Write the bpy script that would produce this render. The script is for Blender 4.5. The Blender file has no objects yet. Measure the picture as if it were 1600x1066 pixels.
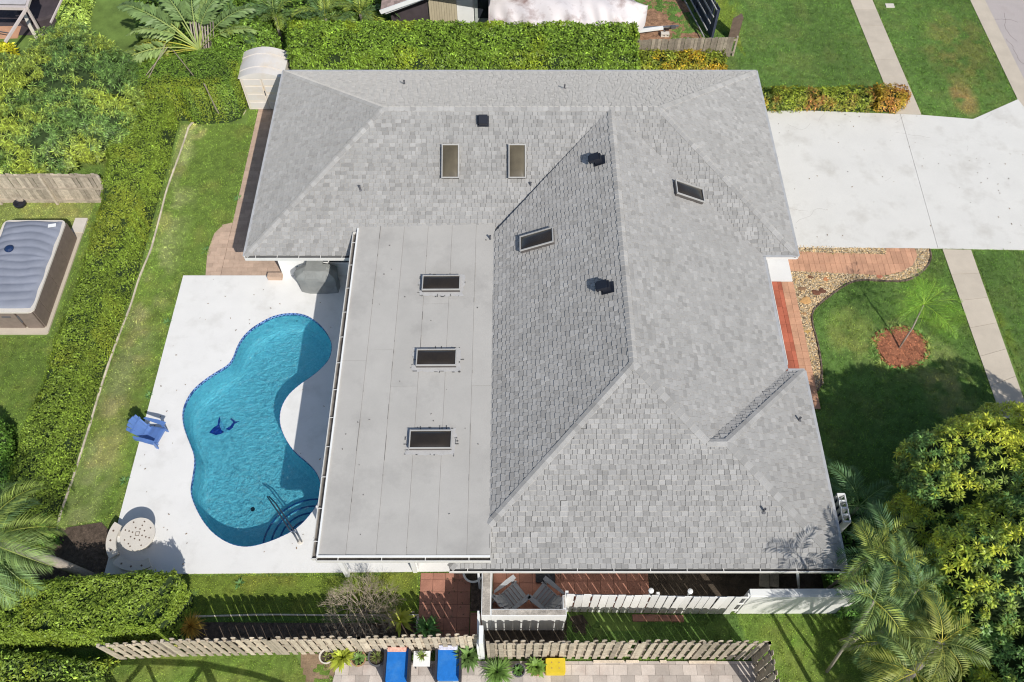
import bpy, math, random
import numpy as np
from mathutils import Matrix, Vector
random.seed(7); RNG = np.random.default_rng(7)
S = bpy.context.scene
COL = S.collection
# ---------------------------------------------------------------- camera
CAMH = 27.0; PITCH = 57.8; FPX = 1326.0
cam = bpy.data.objects.new('camera', bpy.data.cameras.new('camera')); COL.objects.link(cam)
cam.location = (0, 0, CAMH); cam.rotation_euler = (math.radians(90-PITCH), 0, 0)
cam.data.sensor_width = 36; cam.data.lens = FPX/1600*36; cam.data.clip_end = 3000
S.camera = cam
# ---------------------------------------------------------------- light: sun 42 deg high, from the lower right
EL = math.radians(42.5); AZ = math.radians(31.5)
SUNV = Vector((math.sin(AZ)*math.cos(EL), -math.cos(AZ)*math.cos(EL), math.sin(EL)))
sl = bpy.data.lights.new('sun', 'SUN'); sl.energy = 4.3; sl.angle = math.radians(0.5); sl.color = (1.0, 0.965, 0.90)
sun = bpy.data.objects.new('sun', sl); COL.objects.link(sun)
sun.rotation_euler = (-SUNV).to_track_quat('-Z', 'Y').to_euler(); sun.location = (30, -40, 60)
w = bpy.data.worlds.new('World'); S.world = w; w.use_nodes = True
nt = w.node_tree; sky = nt.nodes.new('ShaderNodeTexSky'); sky.sky_type = 'NISHITA'; sky.sun_disc = False
sky.sun_elevation = EL; sky.sun_rotation = math.pi - AZ
bg = nt.nodes['Background']; nt.links.new(sky.outputs[0], bg.inputs[0]); bg.inputs[1].default_value = 0.112
S.view_settings.view_transform = 'Standard'; S.view_settings.look = 'None'
S.view_settings.exposure = 0.03; S.view_settings.gamma = 1.0
S.view_settings.use_curve_mapping = False
S.cycles.filter_width = 1.1
# ---------------------------------------------------------------- helpers
CT, ST = math.cos(math.radians(PITCH)), math.sin(math.radians(PITCH))
def ray(u, v):
    k = (533-v)/FPX
    return np.array([(u-800)/FPX, CT+ST*k, -ST+CT*k])
def G(u, v, z=0.0):
    d = ray(u, v); t = (CAMH-z)/-d[2]
    return np.array([d[0]*t, d[1]*t, z])
def GP(pts, z=0.0): return [tuple(G(u, v, z)[:2]) for u, v in pts]
def onplane(u, v, n, c):
    d = ray(u, v); o = np.array([0, 0, CAMH]); n = np.array(n)
    return o + d*((c-n@o)/(n@d))
def vnoise(x, y, s=1.0, seed=0):
    r = np.random.default_rng(seed).random((64, 64)); x = np.asarray(x)/s; y = np.asarray(y)/s
    xi = np.floor(x).astype(int); yi = np.floor(y).astype(int); fx = x-xi; fy = y-yi
    fx = fx*fx*(3-2*fx); fy = fy*fy*(3-2*fy)
    g = lambda a, b: r[a % 64, b % 64]
    return (g(xi, yi)*(1-fx)+g(xi+1, yi)*fx)*(1-fy)+(g(xi, yi+1)*(1-fx)+g(xi+1, yi+1)*fx)*fy
def fbm(x, y, s=1.0, seed=0): return (vnoise(x, y, s, seed)*.55+vnoise(x, y, s*.47, seed+1)*.3+vnoise(x, y, s*.21, seed+2)*.15)
def inpoly(X, Y, poly):
    X = np.asarray(X); Y = np.asarray(Y); r = np.zeros(X.shape, bool); n = len(poly)
    for i in range(n):
        x0, y0 = poly[i]; x1, y1 = poly[(i+1) % n]
        c = ((y0 > Y) != (y1 > Y)) & (X < (x1-x0)*(Y-y0)/((y1-y0) if y1 != y0 else 1e-9)+x0); r ^= c
    return r
def distpoly(X, Y, poly):
    d = np.full(X.shape, 1e9); n = len(poly)
    for i in range(n):
        a = np.array(poly[i]); b = np.array(poly[(i+1) % n]); ab = b-a; L = ab@ab+1e-12
        t = np.clip(((X-a[0])*ab[0]+(Y-a[1])*ab[1])/L, 0, 1)
        d = np.minimum(d, np.hypot(X-a[0]-t*ab[0], Y-a[1]-t*ab[1]))
    return d
def area(p): return .5*sum(p[i][0]*p[(i+1) % len(p)][1]-p[(i+1) % len(p)][0]*p[i][1] for i in range(len(p)))
def ccw(p): return list(p) if area(p) > 0 else list(p)[::-1]
def clip(sub, cl):
    out = [tuple(q) for q in sub]; cl = ccw(cl)
    for i in range(len(cl)):
        a = cl[i]; b = cl[(i+1) % len(cl)]; inp = out; out = []
        if not inp: return []
        side = lambda p: (b[0]-a[0])*(p[1]-a[1])-(b[1]-a[1])*(p[0]-a[0])
        for j in range(len(inp)):
            p = inp[j]; q = inp[(j+1) % len(inp)]; sp = side(p); sq = side(q)
            if sp >= 0: out.append(p)
            if (sp >= 0) != (sq >= 0):
                t = sp/(sp-sq); out.append((p[0]+t*(q[0]-p[0]), p[1]+t*(q[1]-p[1])))
    return out
def inset(p, d):
    p = ccw(p); n = len(p); out = []
    for i in range(n):
        a = np.array(p[i-1]); b = np.array(p[i]); c = np.array(p[(i+1) % n])
        e1 = (b-a)/np.linalg.norm(b-a); e2 = (c-b)/np.linalg.norm(c-b)
        n1 = np.array([-e1[1], e1[0]]); n2 = np.array([-e2[1], e2[0]]); m = n1+n2; m = m/max(m@m, .3)*2
        out.append(tuple(b+m*d))
    return out
def smoothpoly(pts, it=2, closed=True):
    p = [np.array(q, float) for q in pts]
    for _ in range(it):
        o = []; n = len(p)
        for i in range(n if closed else n-1):
            a = p[i]; b = p[(i+1) % n]; o += [a*.75+b*.25, a*.25+b*.75]
        if not closed: o = [p[0]]+o+[p[-1]]
        p = o
    return [tuple(q) for q in p]
WL = {}
def wloc(o): return WL[o.name] if o is not None else np.zeros(3)
def props(o, label=None, cat=None, group=None, kind=None):
    if label: o['label'] = label
    if cat: o['category'] = cat
    if group: o['group'] = group
    if kind: o['kind'] = kind
    return o
def thing(name, label, cat, loc=(0, 0, 0), group=None):
    o = bpy.data.objects.new(name, None); COL.objects.link(o); o.location = loc; o.empty_display_size = .2
    WL[o.name] = np.array(loc, float)
    return props(o, label, cat, group)
def rawmesh(name, V, F, mat, tone=None, smooth=False, uv=False):
    V = np.asarray(V, dtype=np.float32).reshape(-1, 3); me = bpy.data.meshes.new(name)
    if isinstance(F, np.ndarray):
        cnt = np.full(len(F), F.shape[1], dtype=np.int32); flat = F.reshape(-1).astype(np.int32)
    else:
        cnt = np.array([len(f) for f in F], dtype=np.int32)
        flat = np.fromiter((i for f in F for i in f), dtype=np.int32)
    st = np.concatenate([[0], np.cumsum(cnt)[:-1]]).astype(np.int32)
    me.vertices.add(len(V)); me.vertices.foreach_set('co', V.reshape(-1))
    me.loops.add(len(flat)); me.loops.foreach_set('vertex_index', flat)
    me.polygons.add(len(cnt)); me.polygons.foreach_set('loop_start', st)
    try: me.polygons.foreach_set('loop_total', cnt)
    except Exception: pass
    me.polygons.foreach_set('use_smooth', np.full(len(cnt), smooth))
    me.update(calc_edges=True)
    if tone is None and mat.name in TONED: tone = np.ones(len(V))
    if tone is not None:
        at = me.color_attributes.new('tone', 'FLOAT_COLOR', 'POINT'); t = np.asarray(tone, dtype=np.float32)
        if t.ndim == 1: t = np.stack([t, t, t], 1)
        t = np.concatenate([t, np.ones((len(t), 1), np.float32)], 1)
        at.data.foreach_set('color', t.astype(np.float32).reshape(-1))
    me.materials.append(mat)
    return me
def link(name, me, parent=None, loc=(0, 0, 0), rot=(0, 0, 0), scale=None):
    """loc is a world location; parents carry no rotation"""
    o = bpy.data.objects.new(name, me); COL.objects.link(o)
    o.location = np.array(loc)-wloc(parent); o.rotation_euler = rot
    if scale is not None: o.scale = scale if hasattr(scale, '__len__') else (scale,)*3
    if parent: o.parent = parent
    WL[o.name] = np.array(loc, float)
    return o
def add(name, V, F, mat, parent=None, tone=None, smooth=False, **pr):
    V = np.asarray(V, float).reshape(-1, 3)
    c = (V.min(0)+V.max(0))/2; c[2] = V[:, 2].min()
    o = link(name, rawmesh(name, V-c, F, mat, tone, smooth), parent, c)
    return props(o, **pr)
class B:
    """collects faces that become ONE mesh object"""
    def __init__(s): s.V = []; s.F = []; s.T = []; s.n = 0
    def raw(s, V, F, t=1.0):
        V = [tuple(map(float, v)) for v in V]; s.V += V; s.F += [tuple(i+s.n for i in f) for f in F]
        s.T += [t]*len(V); s.n += len(V); return s
    def box(s, c, d, rz=0, t=1.0, M=None):
        x, y, z = np.array(d)/2; V = np.array([(a*x, b*y, e*z) for e in (-1, 1) for a, b in ((-1, -1), (1, -1), (1, 1), (-1, 1))])
        if rz: ca, sa = math.cos(rz), math.sin(rz); V = V@np.array([[ca, sa, 0], [-sa, ca, 0], [0, 0, 1]])
        if M is not None: V = V@np.array(M).T
        return s.raw(V+np.array(c), [(3, 2, 1, 0), (4, 5, 6, 7), (0, 1, 5, 4), (1, 2, 6, 5), (2, 3, 7, 6), (3, 0, 4, 7)], t)
    def beam(s, a, b, wd, ht, t=1.0):
        """box from a to b, width wd across, height ht"""
        a = np.array(a, float); b = np.array(b, float); e = b-a; L = np.linalg.norm(e); e /= L
        up = np.array([0, 0, 1.]) if abs(e[2]) < .95 else np.array([0, 1., 0])
        q = np.cross(up, e); q /= np.linalg.norm(q); r = np.cross(e, q); V = []
        for p in (a, b):
            for i, j in ((-1, -1), (1, -1), (1, 1), (-1, 1)): V.append(p+q*wd/2*i+r*ht/2*j)
        return s.raw(V, [(3, 2, 1, 0), (4, 5, 6, 7), (0, 1, 5, 4), (1, 2, 6, 5), (2, 3, 7, 6), (3, 0, 4, 7)], t)
    def prism(s, poly, z0, z1, t=1.0):
        p = ccw(poly); n = len(p); V = [(x, y, z0) for x, y in p]+[(x, y, z1) for x, y in p]
        F = [tuple(range(n))[::-1], tuple(range(n, 2*n))]+[(i, (i+1) % n, n+(i+1) % n, n+i) for i in range(n)]
        return s.raw(V, F, t)
    def lathe(s, prof, c=(0, 0, 0), n=16, t=1.0, capb=True, capt=True):
        V = []; F = []; m = len(prof)
        for r, z in prof: V += [(c[0]+r*math.cos(2*math.pi*i/n), c[1]+r*math.sin(2*math.pi*i/n), c[2]+z) for i in range(n)]
        for k in range(m-1): F += [(k*n+i, k*n+(i+1) % n, (k+1)*n+(i+1) % n, (k+1)*n+i) for i in range(n)]
        if capb: F.append(tuple(range(n))[::-1])
        if capt: F.append(tuple(range((m-1)*n, m*n)))
        return s.raw(V, F, t)
    def tube(s, pts, r, n=6, t=1.0):
        P = [np.array(p, float) for p in pts]; R = r if hasattr(r, '__len__') else [r]*len(P); V = []; F = []
        for i, p in enumerate(P):
            e = P[min(i+1, len(P)-1)]-P[max(i-1, 0)]; e /= np.linalg.norm(e)+1e-9
            up = np.array([0, 0, 1.]) if abs(e[2]) < .9 else np.array([1., 0, 0])
            a = np.cross(up, e); a /= np.linalg.norm(a); b = np.cross(e, a)
            V += [p+R[i]*(a*math.cos(2*math.pi*j/n)+b*math.sin(2*math.pi*j/n)) for j in range(n)]
        for k in range(len(P)-1): F += [(k*n+i, k*n+(i+1) % n, (k+1)*n+(i+1) % n, (k+1)*n+i) for i in range(n)]
        F += [tuple(range(n))[::-1], tuple(range((len(P)-1)*n, len(P)*n))]
        return s.raw(V, F, t)
    def sweep(s, prof, a, b, t=1.0):
        """open profile (offset across, height) swept a->b, two sided"""
        a = np.array(a, float); b = np.array(b, float); e = (b-a)/np.linalg.norm(b-a); q = np.array([e[1], -e[0], 0]); n = len(prof)
        V = [p+q*x+np.array([0, 0, z]) for p in (a, b) for x, z in prof]
        return s.raw(V, [(i, i+1, n+i+1, n+i) for i in range(n-1)], t)
    def move(s, M, loc):
        V = np.array(s.V)@np.array(M).T+np.array(loc); s.V = [tuple(v) for v in V]; return s
    def add(s, name, mat, parent=None, smooth=False, tone=False, **pr):
        return add(name, s.V, s.F, mat, parent, np.array(s.T) if tone else None, smooth, **pr)
    def mesh(s, name, mat, smooth=False, tone=False): return rawmesh(name, s.V, s.F, mat, np.array(s.T) if tone else None, smooth)
def RZ(a): return np.array([[math.cos(a), -math.sin(a), 0], [math.sin(a), math.cos(a), 0], [0, 0, 1]])
def RX(a): return np.array([[1, 0, 0], [0, math.cos(a), -math.sin(a)], [0, math.sin(a), math.cos(a)]])
def RY(a): return np.array([[math.cos(a), 0, math.sin(a)], [0, 1, 0], [-math.sin(a), 0, math.cos(a)]])
# ---------------------------------------------------------------- materials
TONED = set()
def M(name, col, rough=.8, var=.12, scale=3., bump=.0, tone=False, spec=.3, metal=0., leaf=0., fine=0., stain=None, stain_amt=.5, stain_scale=.5, bscale=None, col2=None):
    m = bpy.data.materials.new(name); m.use_nodes = True; N = m.node_tree.nodes; L = m.node_tree.links; p = N['Principled BSDF']
    p.inputs['Roughness'].default_value = rough; p.inputs['Metallic'].default_value = metal
    p.inputs['Specular IOR Level'].default_value = spec
    geo = N.new('ShaderNodeNewGeometry')
    def noise(sc, det=4, rg=.6):
        n = N.new('ShaderNodeTexNoise'); n.inputs['Scale'].default_value = sc; n.inputs['Detail'].default_value = det; n.inputs['Roughness'].default_value = rg
        L.new(geo.outputs['Position'], n.inputs['Vector']); return n
    def mix(a, b, f, mode='MIX'):
        x = N.new('ShaderNodeMix'); x.data_type = 'RGBA'; x.blend_type = mode
        for k, vv in ((6, a), (7, b), (0, f)):
            if hasattr(vv, 'links') or isinstance(vv, bpy.types.NodeSocket): L.new(vv, x.inputs[k])
            else: x.inputs[k].default_value = vv if k == 0 else (*vv, 1)
        return x.outputs[2]
    def ramp(src, a, b):
        r = N.new('ShaderNodeMapRange'); r.inputs[1].default_value = a; r.inputs[2].default_value = b; L.new(src, r.inputs[0]); return r.outputs[0]
    c1 = [min(1, c*(1-var)) for c in col]; c2 = [min(1, c*(1+var)) for c in (col2 or col)]
    out = mix(c1, c2, ramp(noise(scale).outputs[0], .3, .7))
    if fine:
        out = mix(out, mix((1-fine,)*3, (1+fine,)*3, ramp(noise(38, 3, .75).outputs[0], .3, .7)), 1.0, 'MULTIPLY')
    if stain: out = mix(out, stain, mix((0,)*3, (stain_amt,)*3, ramp(noise(stain_scale, 6, .65).outputs[0], .52, .72)))
    if tone:
        TONED.add(m.name); at = N.new('ShaderNodeVertexColor'); at.layer_name = 'tone'; out = mix(out, at.outputs[0], 1.0, 'MULTIPLY')
    L.new(out, p.inputs['Base Color'])
    if bump:
        b = N.new('ShaderNodeBump'); b.inputs['Strength'].default_value = bump; b.inputs['Distance'].default_value = .03
        L.new(noise(bscale or scale*6, 4, .7).outputs[0], b.inputs['Height']); L.new(b.outputs[0], p.inputs['Normal'])
    if leaf:
        tr = N.new('ShaderNodeBsdfTranslucent'); L.new(out, tr.inputs[0]); ms = N.new('ShaderNodeMixShader'); ms.inputs[0].default_value = leaf
        L.new(p.outputs[0], ms.inputs[1]); L.new(tr.outputs[0], ms.inputs[2]); L.new(ms.outputs[0], N['Material Output'].inputs[0])
    return m
m_lawn = M('lawn', (.135, .205, .045), .95, .3, 1.2, .5, fine=.35, bscale=40)
m_turf = M('turf_thatch', (.10, .175, .04), .95, .15, 2.0, .6, tone=True, fine=.35, bscale=40)
m_grass = M('grass_blade', (.215, .37, .075), .75, .18, 2.0, tone=True, leaf=.25)
m_soil = M('soil', (.075, .058, .042), .95, .35, 3, .8, fine=.4, bscale=30)
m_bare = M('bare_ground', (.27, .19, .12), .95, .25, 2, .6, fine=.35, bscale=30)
m_deck = M('deck_paint', (.74, .725, .70), .8, .03, 1.2, .15, fine=.03, stain=(.52, .50, .46), stain_amt=.42, stain_scale=1.1, bscale=50)
m_drive = M('driveway_paint', (.665, .645, .60), .85, .03, .9, .2, fine=.05, stain=(.46, .43, .38), stain_amt=.55, stain_scale=.75, bscale=60)
m_walk = M('sidewalk_concrete', (.53, .46, .37), .9, .07, 1.5, .2, fine=.08, stain=(.40, .34, .27), stain_amt=.35, tone=True, bscale=60)
m_road = M('road', (.44, .39, .37), .9, .09, .7, .25, fine=.14, stain=(.30, .25, .23), stain_amt=.5, stain_scale=.7, bscale=60)
m_curb = M('curb_stone', (.60, .53, .42), .9, .15, 4, .3, fine=.15, bscale=40, tone=True)
m_shingle = M('shingle', (.306, .300, .290), .92, .07, 1.3, .3, tone=True, fine=.12, bscale=60, spec=.15, stain=(.255, .245, .23), stain_amt=.35, stain_scale=.55)
m_under = M('roof_underlay', (.13, .13, .13), .95)
m_flat = M('flat_membrane', (.44, .42, .387), .8, .06, .8, .1, fine=.04, stain=(.30, .285, .265), stain_amt=.5, stain_scale=.7, tone=True)
m_tar = M('tar_patch', (.30, .29, .28), .9, .5, 7, .3, fine=.3)
m_white = M('white_paint', (.78, .78, .76), .6, .03, 2, stain=(.6, .58, .54), stain_amt=.25, stain_scale=1.5)
m_gutter = M('gutter_metal', (.66, .64, .60), .45, .05, 3, spec=.5)
m_gutin = M('gutter_inside', (.20, .155, .10), .9, .5, 4, fine=.3)
m_black = M('black_plastic', (.012, .014, .022), .45, .1, 3, spec=.5)
m_pipe = M('lead_pipe', (.10, .10, .11), .6)
m_frame = M('skylight_frame', (.42, .41, .39), .4, .04, 3, spec=.5)
m_frame_d = M('skylight_curb', (.10, .09, .085), .5, .1, 3)
m_brick = M('red_tile', (.44, .13, .075), .75, .14, 2.5, .15, fine=.1, tone=True)
m_paver = M('tan_brick', (.55, .30, .185), .85, .12, 2.5, .25, fine=.12, tone=True, stain=(.35, .2, .13), stain_amt=.35)
m_paver2 = M('pink_paver', (.50, .36, .27), .9, .12, 2.5, .25, fine=.1, tone=True)
m_edge = M('dark_edging', (.16, .12, .09), .9, .4, 8, .3, tone=True)
m_terra = M('terracotta_paver', (.42, .20, .14), .9, .18, 2, .3, fine=.15, tone=True, stain=(.22, .12, .10), stain_amt=.5, stain_scale=1)
m_trav = M('travertine', (.50, .44, .39), .8, .12, 2, .15, fine=.12, tone=True, stain=(.33, .24, .20), stain_amt=.5, stain_scale=1.2)
m_joint = M('paver_joint', (.12, .09, .07), .95)
m_gravel = M('gravel_bed', (.42, .33, .21), .95, .5, 12, .8, fine=.5)
m_stone = M('pebble', (.58, .47, .31), .85, .2, 8, tone=True, fine=.15)
m_mulch = M('mulch', (.11, .08, .06), .95, .45, 8, 1, fine=.5, bscale=40)
m_redmulch = M('red_mulch', (.33, .13, .07), .95, .45, 10, 1, fine=.4, bscale=40, tone=True)
m_wood = M('weathered_wood', (.47, .40, .31), .9, .2, 6, .4, tone=True, fine=.3, bscale=40, stain=(.22, .165, .12), stain_amt=.5, stain_scale=1.6)
m_woodd = M('dark_wood', (.14, .10, .075), .9, .25, 6, .3, tone=True, fine=.3)
m_vinyl = M('white_vinyl', (.80, .79, .76), .5, .03, 3, spec=.4, tone=True)
m_bark = M('bark', (.20, .155, .115), .9, .3, 8, .6)
m_palmtrunk = M('palm_trunk', (.36, .31, .26), .9, .2, 14, .5)
m_leaf = M('hedge_leaf', (.19, .285, .042), .5, .1, 1., tone=True, leaf=.22, spec=.35)
m_leafd = M('mango_leaf', (.175, .265, .06), .45, .1, 1., tone=True, leaf=.22, spec=.35)
m_palm = M('palm_leaf', (.18, .245, .085), .5, .1, 1., tone=True, leaf=.25, spec=.35)
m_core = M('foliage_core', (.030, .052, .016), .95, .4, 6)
m_twig = M('twig', (.34, .28, .21), .9, .2, 8, tone=True)
m_blue = M('blue_chair_plastic', (.10, .19, .44), .45, .12, 4, spec=.5, tone=True)
m_navy = M('navy_plastic', (.012, .03, .09), .4)
m_grey = M('grey_cover', (.25, .255, .245), .7, .12, 3, .3)
m_spa = M('spa_cover', (.235, .25, .30), .75, .1, 1.4, .25)
m_spaside = M('spa_panel', (.205, .16, .135), .7, .12, 5, .2, tone=True)
m_cem = M('cast_stone', (.62, .57, .50), .85, .05, 3, .1, fine=.06)
m_inlay = M('inlay', (.13, .085, .06), .7, .3, 10)
m_greych = M('grey_plastic', (.36, .37, .38), .5, .08, 5, spec=.4)
m_cush = M('blue_cushion', (.015, .17, .56), .85, .10, 7, .3, stain=(.06, .24, .58), stain_amt=.6, stain_scale=3)
m_yellow = M('yellow_fabric', (.66, .49, .03), .75, .10, 6, .3, stain=(.50, .36, .05), stain_amt=.5, stain_scale=3)
m_pink = M('pink_pillow', (.62, .34, .27), .9, .3, 12)
m_pillow = M('print_pillow', (.50, .50, .60), .9, .4, 14)
m_wicker = M('dark_wicker', (.03, .03, .04), .7, .3, 30)
m_clay = M('clay_pot', (.40, .24, .13), .8, .15, 5)
m_siding = M('tan_siding', (.50, .43, .30), .8, .05, 3, tone=True)
m_pinkroof = M('pink_shingle', (.42, .31, .27), .9, .15, 4, .3, fine=.2, tone=True)
m_darkscreen = M('dark_screen', (.07, .055, .06), .8, .2, 2)
m_alu = M('aluminium_beam', (.55, .48, .45), .5, .05, 3)
m_tarp = M('boat_tarp', (.66, .61, .60), .7, .06, 1.2, .3, stain=(.27, .18, .16), stain_amt=.95, stain_scale=.9, bscale=3)
m_steel = M('steel', (.45, .46, .48), .3, .05, 3, metal=.8)
m_rail = M('handrail_metal', (.10, .12, .16), .3, .05, 3, metal=.7)
m_darkfence = M('dark_blue_fence', (.055, .065, .10), .7, .25, 6, tone=True)
m_fencerail = M('weathered_rail', (.38, .37, .36), .8, .2, 6)
m_shed = M('shed_resin', (.72, .65, .57), .6, .05, 1.5, stain=(.72, .52, .28), stain_amt=.5, stain_scale=1.1)
m_shedroof = M('shed_roof_resin', (.66, .62, .58), .6, .05, 1.5, stain=(.62, .48, .30), stain_amt=.4, stain_scale=1.0)
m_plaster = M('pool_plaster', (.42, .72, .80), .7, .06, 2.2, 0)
def tile_mat():
    m = M('pool_mosaic', (.02, .05, .22), .25, .2, 3, spec=.6); N = m.node_tree.nodes; L = m.node_tree.links
    return m
m_mosaic = tile_mat()
m_mosaic2 = M('pool_mosaic_light', (.20, .32, .62), .25, .2, 3, spec=.6)
m_stepline = M('step_trim', (.02, .10, .30), .3)
m_fish = M('fish_mosaic', (.015, .05, .33), .4, .4, 12)
m_fishl = M('fish_mosaic_light', (.25, .50, .68), .4, .3, 12)
def water_mat():
    m = bpy.data.materials.new('pool_water'); m.use_nodes = True; N = m.node_tree.nodes; L = m.node_tree.links; N.clear()
    o = N.new('ShaderNodeOutputMaterial'); tr = N.new('ShaderNodeBsdfTransparent'); tr.inputs[0].default_value = (.36, .80, .89, 1)
    gl = N.new('ShaderNodeBsdfGlossy'); gl.inputs['Roughness'].default_value = .08; gl.inputs[0].default_value = (1, 1, 1, 1)
    fr = N.new('ShaderNodeFresnel'); fr.inputs[0].default_value = 1.33; mx = N.new('ShaderNodeMixShader')
    geo = N.new('ShaderNodeNewGeometry'); n1 = N.new('ShaderNodeTexNoise'); n1.inputs['Scale'].default_value = 4.5; n1.inputs['Detail'].default_value = 5; n1.inputs['Distortion'].default_value = 1.2; n1.inputs['Roughness'].default_value = .65
    bp = N.new('ShaderNodeBump'); bp.inputs['Strength'].default_value = .9; bp.inputs['Distance'].default_value = .12
    L.new(geo.outputs['Position'], n1.inputs['Vector']); L.new(n1.outputs[0], bp.inputs['Height']); L.new(bp.outputs[0], gl.inputs['Normal']); L.new(bp.outputs[0], fr.inputs['Normal'])
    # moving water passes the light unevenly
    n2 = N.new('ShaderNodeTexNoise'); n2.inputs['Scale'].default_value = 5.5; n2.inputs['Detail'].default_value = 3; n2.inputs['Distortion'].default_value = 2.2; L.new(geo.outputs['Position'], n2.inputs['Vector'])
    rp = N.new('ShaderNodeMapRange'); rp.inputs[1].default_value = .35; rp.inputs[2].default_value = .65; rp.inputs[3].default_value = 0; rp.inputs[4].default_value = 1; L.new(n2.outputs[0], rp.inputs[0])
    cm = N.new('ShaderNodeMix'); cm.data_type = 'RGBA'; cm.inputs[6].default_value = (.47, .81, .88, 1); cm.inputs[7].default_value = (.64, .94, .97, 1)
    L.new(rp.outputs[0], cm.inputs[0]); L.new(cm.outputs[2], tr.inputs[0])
    L.new(fr.outputs[0], mx.inputs[0]); L.new(tr.outputs[0], mx.inputs[1]); L.new(gl.outputs[0], mx.inputs[2]); L.new(mx.outputs[0], o.inputs[0])
    return m
m_water = water_mat()
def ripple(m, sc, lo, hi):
    """caustic ripples of light painted as mottling into the plaster colour"""
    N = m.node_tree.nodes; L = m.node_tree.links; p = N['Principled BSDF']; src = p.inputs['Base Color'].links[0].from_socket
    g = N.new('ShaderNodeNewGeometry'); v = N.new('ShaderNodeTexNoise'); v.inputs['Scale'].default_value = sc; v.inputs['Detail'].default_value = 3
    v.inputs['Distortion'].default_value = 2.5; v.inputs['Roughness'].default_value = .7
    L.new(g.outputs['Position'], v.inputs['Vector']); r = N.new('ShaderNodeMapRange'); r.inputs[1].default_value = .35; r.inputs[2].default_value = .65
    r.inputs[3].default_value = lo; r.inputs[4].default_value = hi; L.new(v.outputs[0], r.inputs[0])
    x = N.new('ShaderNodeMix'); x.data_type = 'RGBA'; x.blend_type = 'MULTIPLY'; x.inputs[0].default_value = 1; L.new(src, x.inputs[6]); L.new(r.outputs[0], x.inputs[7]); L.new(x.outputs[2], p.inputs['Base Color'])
ripple(m_plaster, 9, .90, 1.08)  # rippling water light painted into the basin colour
m_shingle.node_tree.nodes['Principled BSDF'].inputs['Sheen Weight'].default_value = .7; m_shingle.node_tree.nodes['Principled BSDF'].inputs['Sheen Tint'].default_value = (1, .93, .84, 1)
m_shingle.node_tree.nodes['Principled BSDF'].inputs['Sheen Roughness'].default_value = .6
def glass_mat(name, col, rough=.12):
    m = M(name, col, rough, .25, 1.5, spec=.8); m.node_tree.nodes['Principled BSDF'].inputs['Coat Weight'].default_value = .3; return m
m_glass = glass_mat('bronze_skylight', (.028, .02, .011), .22)
m_glass2 = glass_mat('tan_skylight', (.11, .09, .055), .18)
m_win = glass_mat('window_glass', (.03, .035, .045))
# ================================================================ GROUND SHEETS
def sheet(name, poly, z, mat, parent=None, thick=None, **pr):
    b = B(); b.prism(poly, (z-thick) if thick else z-.002, z); return b.add(name, mat, parent, **pr)
ground = B().box((0, 20, -1.53), (500, 500, 3.0)).add('ground', m_soil, None, kind='structure', label='bare soil under the lawns and paving')
big = lambda a, b, c, d: [(a, b), (c, b), (c, d), (a, d)]
POOLPX = [(455,489),(468,489.5),(480,493),(490,499),(500,507),(508,516),(515,527),(519.5,541),(516,559),(507,571),(492,585),(476,595.5),(461,607),(449,619),(439.5,636),(436.7,655),(440,672),(449,691),(461,706.5),(480,722),(493,735),(500,750),(503,766),(498,784),(484,806),(462,828),(431,843),(402,852.5),(384,855),(366,852.5),(349,845),(332,833),(316,814),(303,789),(296.5,768),(300,748),(303.5,726),(303,710),(295,690),(286.5,668),(284,647),(288,630),(299,611),(315,596),(337,581),(355,571),(363.5,560),(370,541),(377.5,528),(389,515.5),(401,507),(422,495),(440,490)]
POOL = smoothpoly(GP(POOLPX, .05), 2)
DECK = [(-12.97, 20.03), (-13.05, 8.15), (-.95, 8.26), (-.95, 9.62), (-4.58, 9.62), (-4.58, 20.03)]
# lawn with a hole for the pool: ring faces are triangulated by bmesh fill
def holed(name, outer, hole, z, thick, mat, **pr):
    import bmesh
    bm = bmesh.new(); E = []
    for lp in (outer, hole):
        vs = [bm.verts.new((x, y, z)) for x, y in lp]; E += [bm.edges.new((vs[i], vs[(i+1) % len(vs)])) for i in range(len(vs))]
    bmesh.ops.triangle_fill(bm, use_beauty=True, use_dissolve=False, edges=E)
    bmesh.ops.recalc_face_normals(bm, faces=bm.faces)
    if sum(f.normal.z for f in bm.faces) < 0: bmesh.ops.reverse_faces(bm, faces=bm.faces)
    for e in E:
        a, b = e.verts; c = bm.verts.new((b.co.x, b.co.y, z-thick)); d = bm.verts.new((a.co.x, a.co.y, z-thick)); bm.faces.new((a, b, c, d))
    me = bpy.data.meshes.new(name); bm.to_mesh(me); bm.free(); me.materials.append(mat)
    return props(link(name, me), **pr)
ground_cut = None
bpy.data.objects.remove(ground)
holed('ground', big(-250, -230, 250, 270), POOL, -.03, .5, m_soil, kind='structure', label='bare soil under the lawns and paving')
holed('lawn', big(-60, -10, 60, 90), POOL, 0, .03, m_lawn, kind='structure', label='green lawn around the house')
deck = holed('pool_deck', ccw(DECK), POOL, .05, .10, m_deck, kind='structure', label='white painted concrete deck around the pool')
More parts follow.
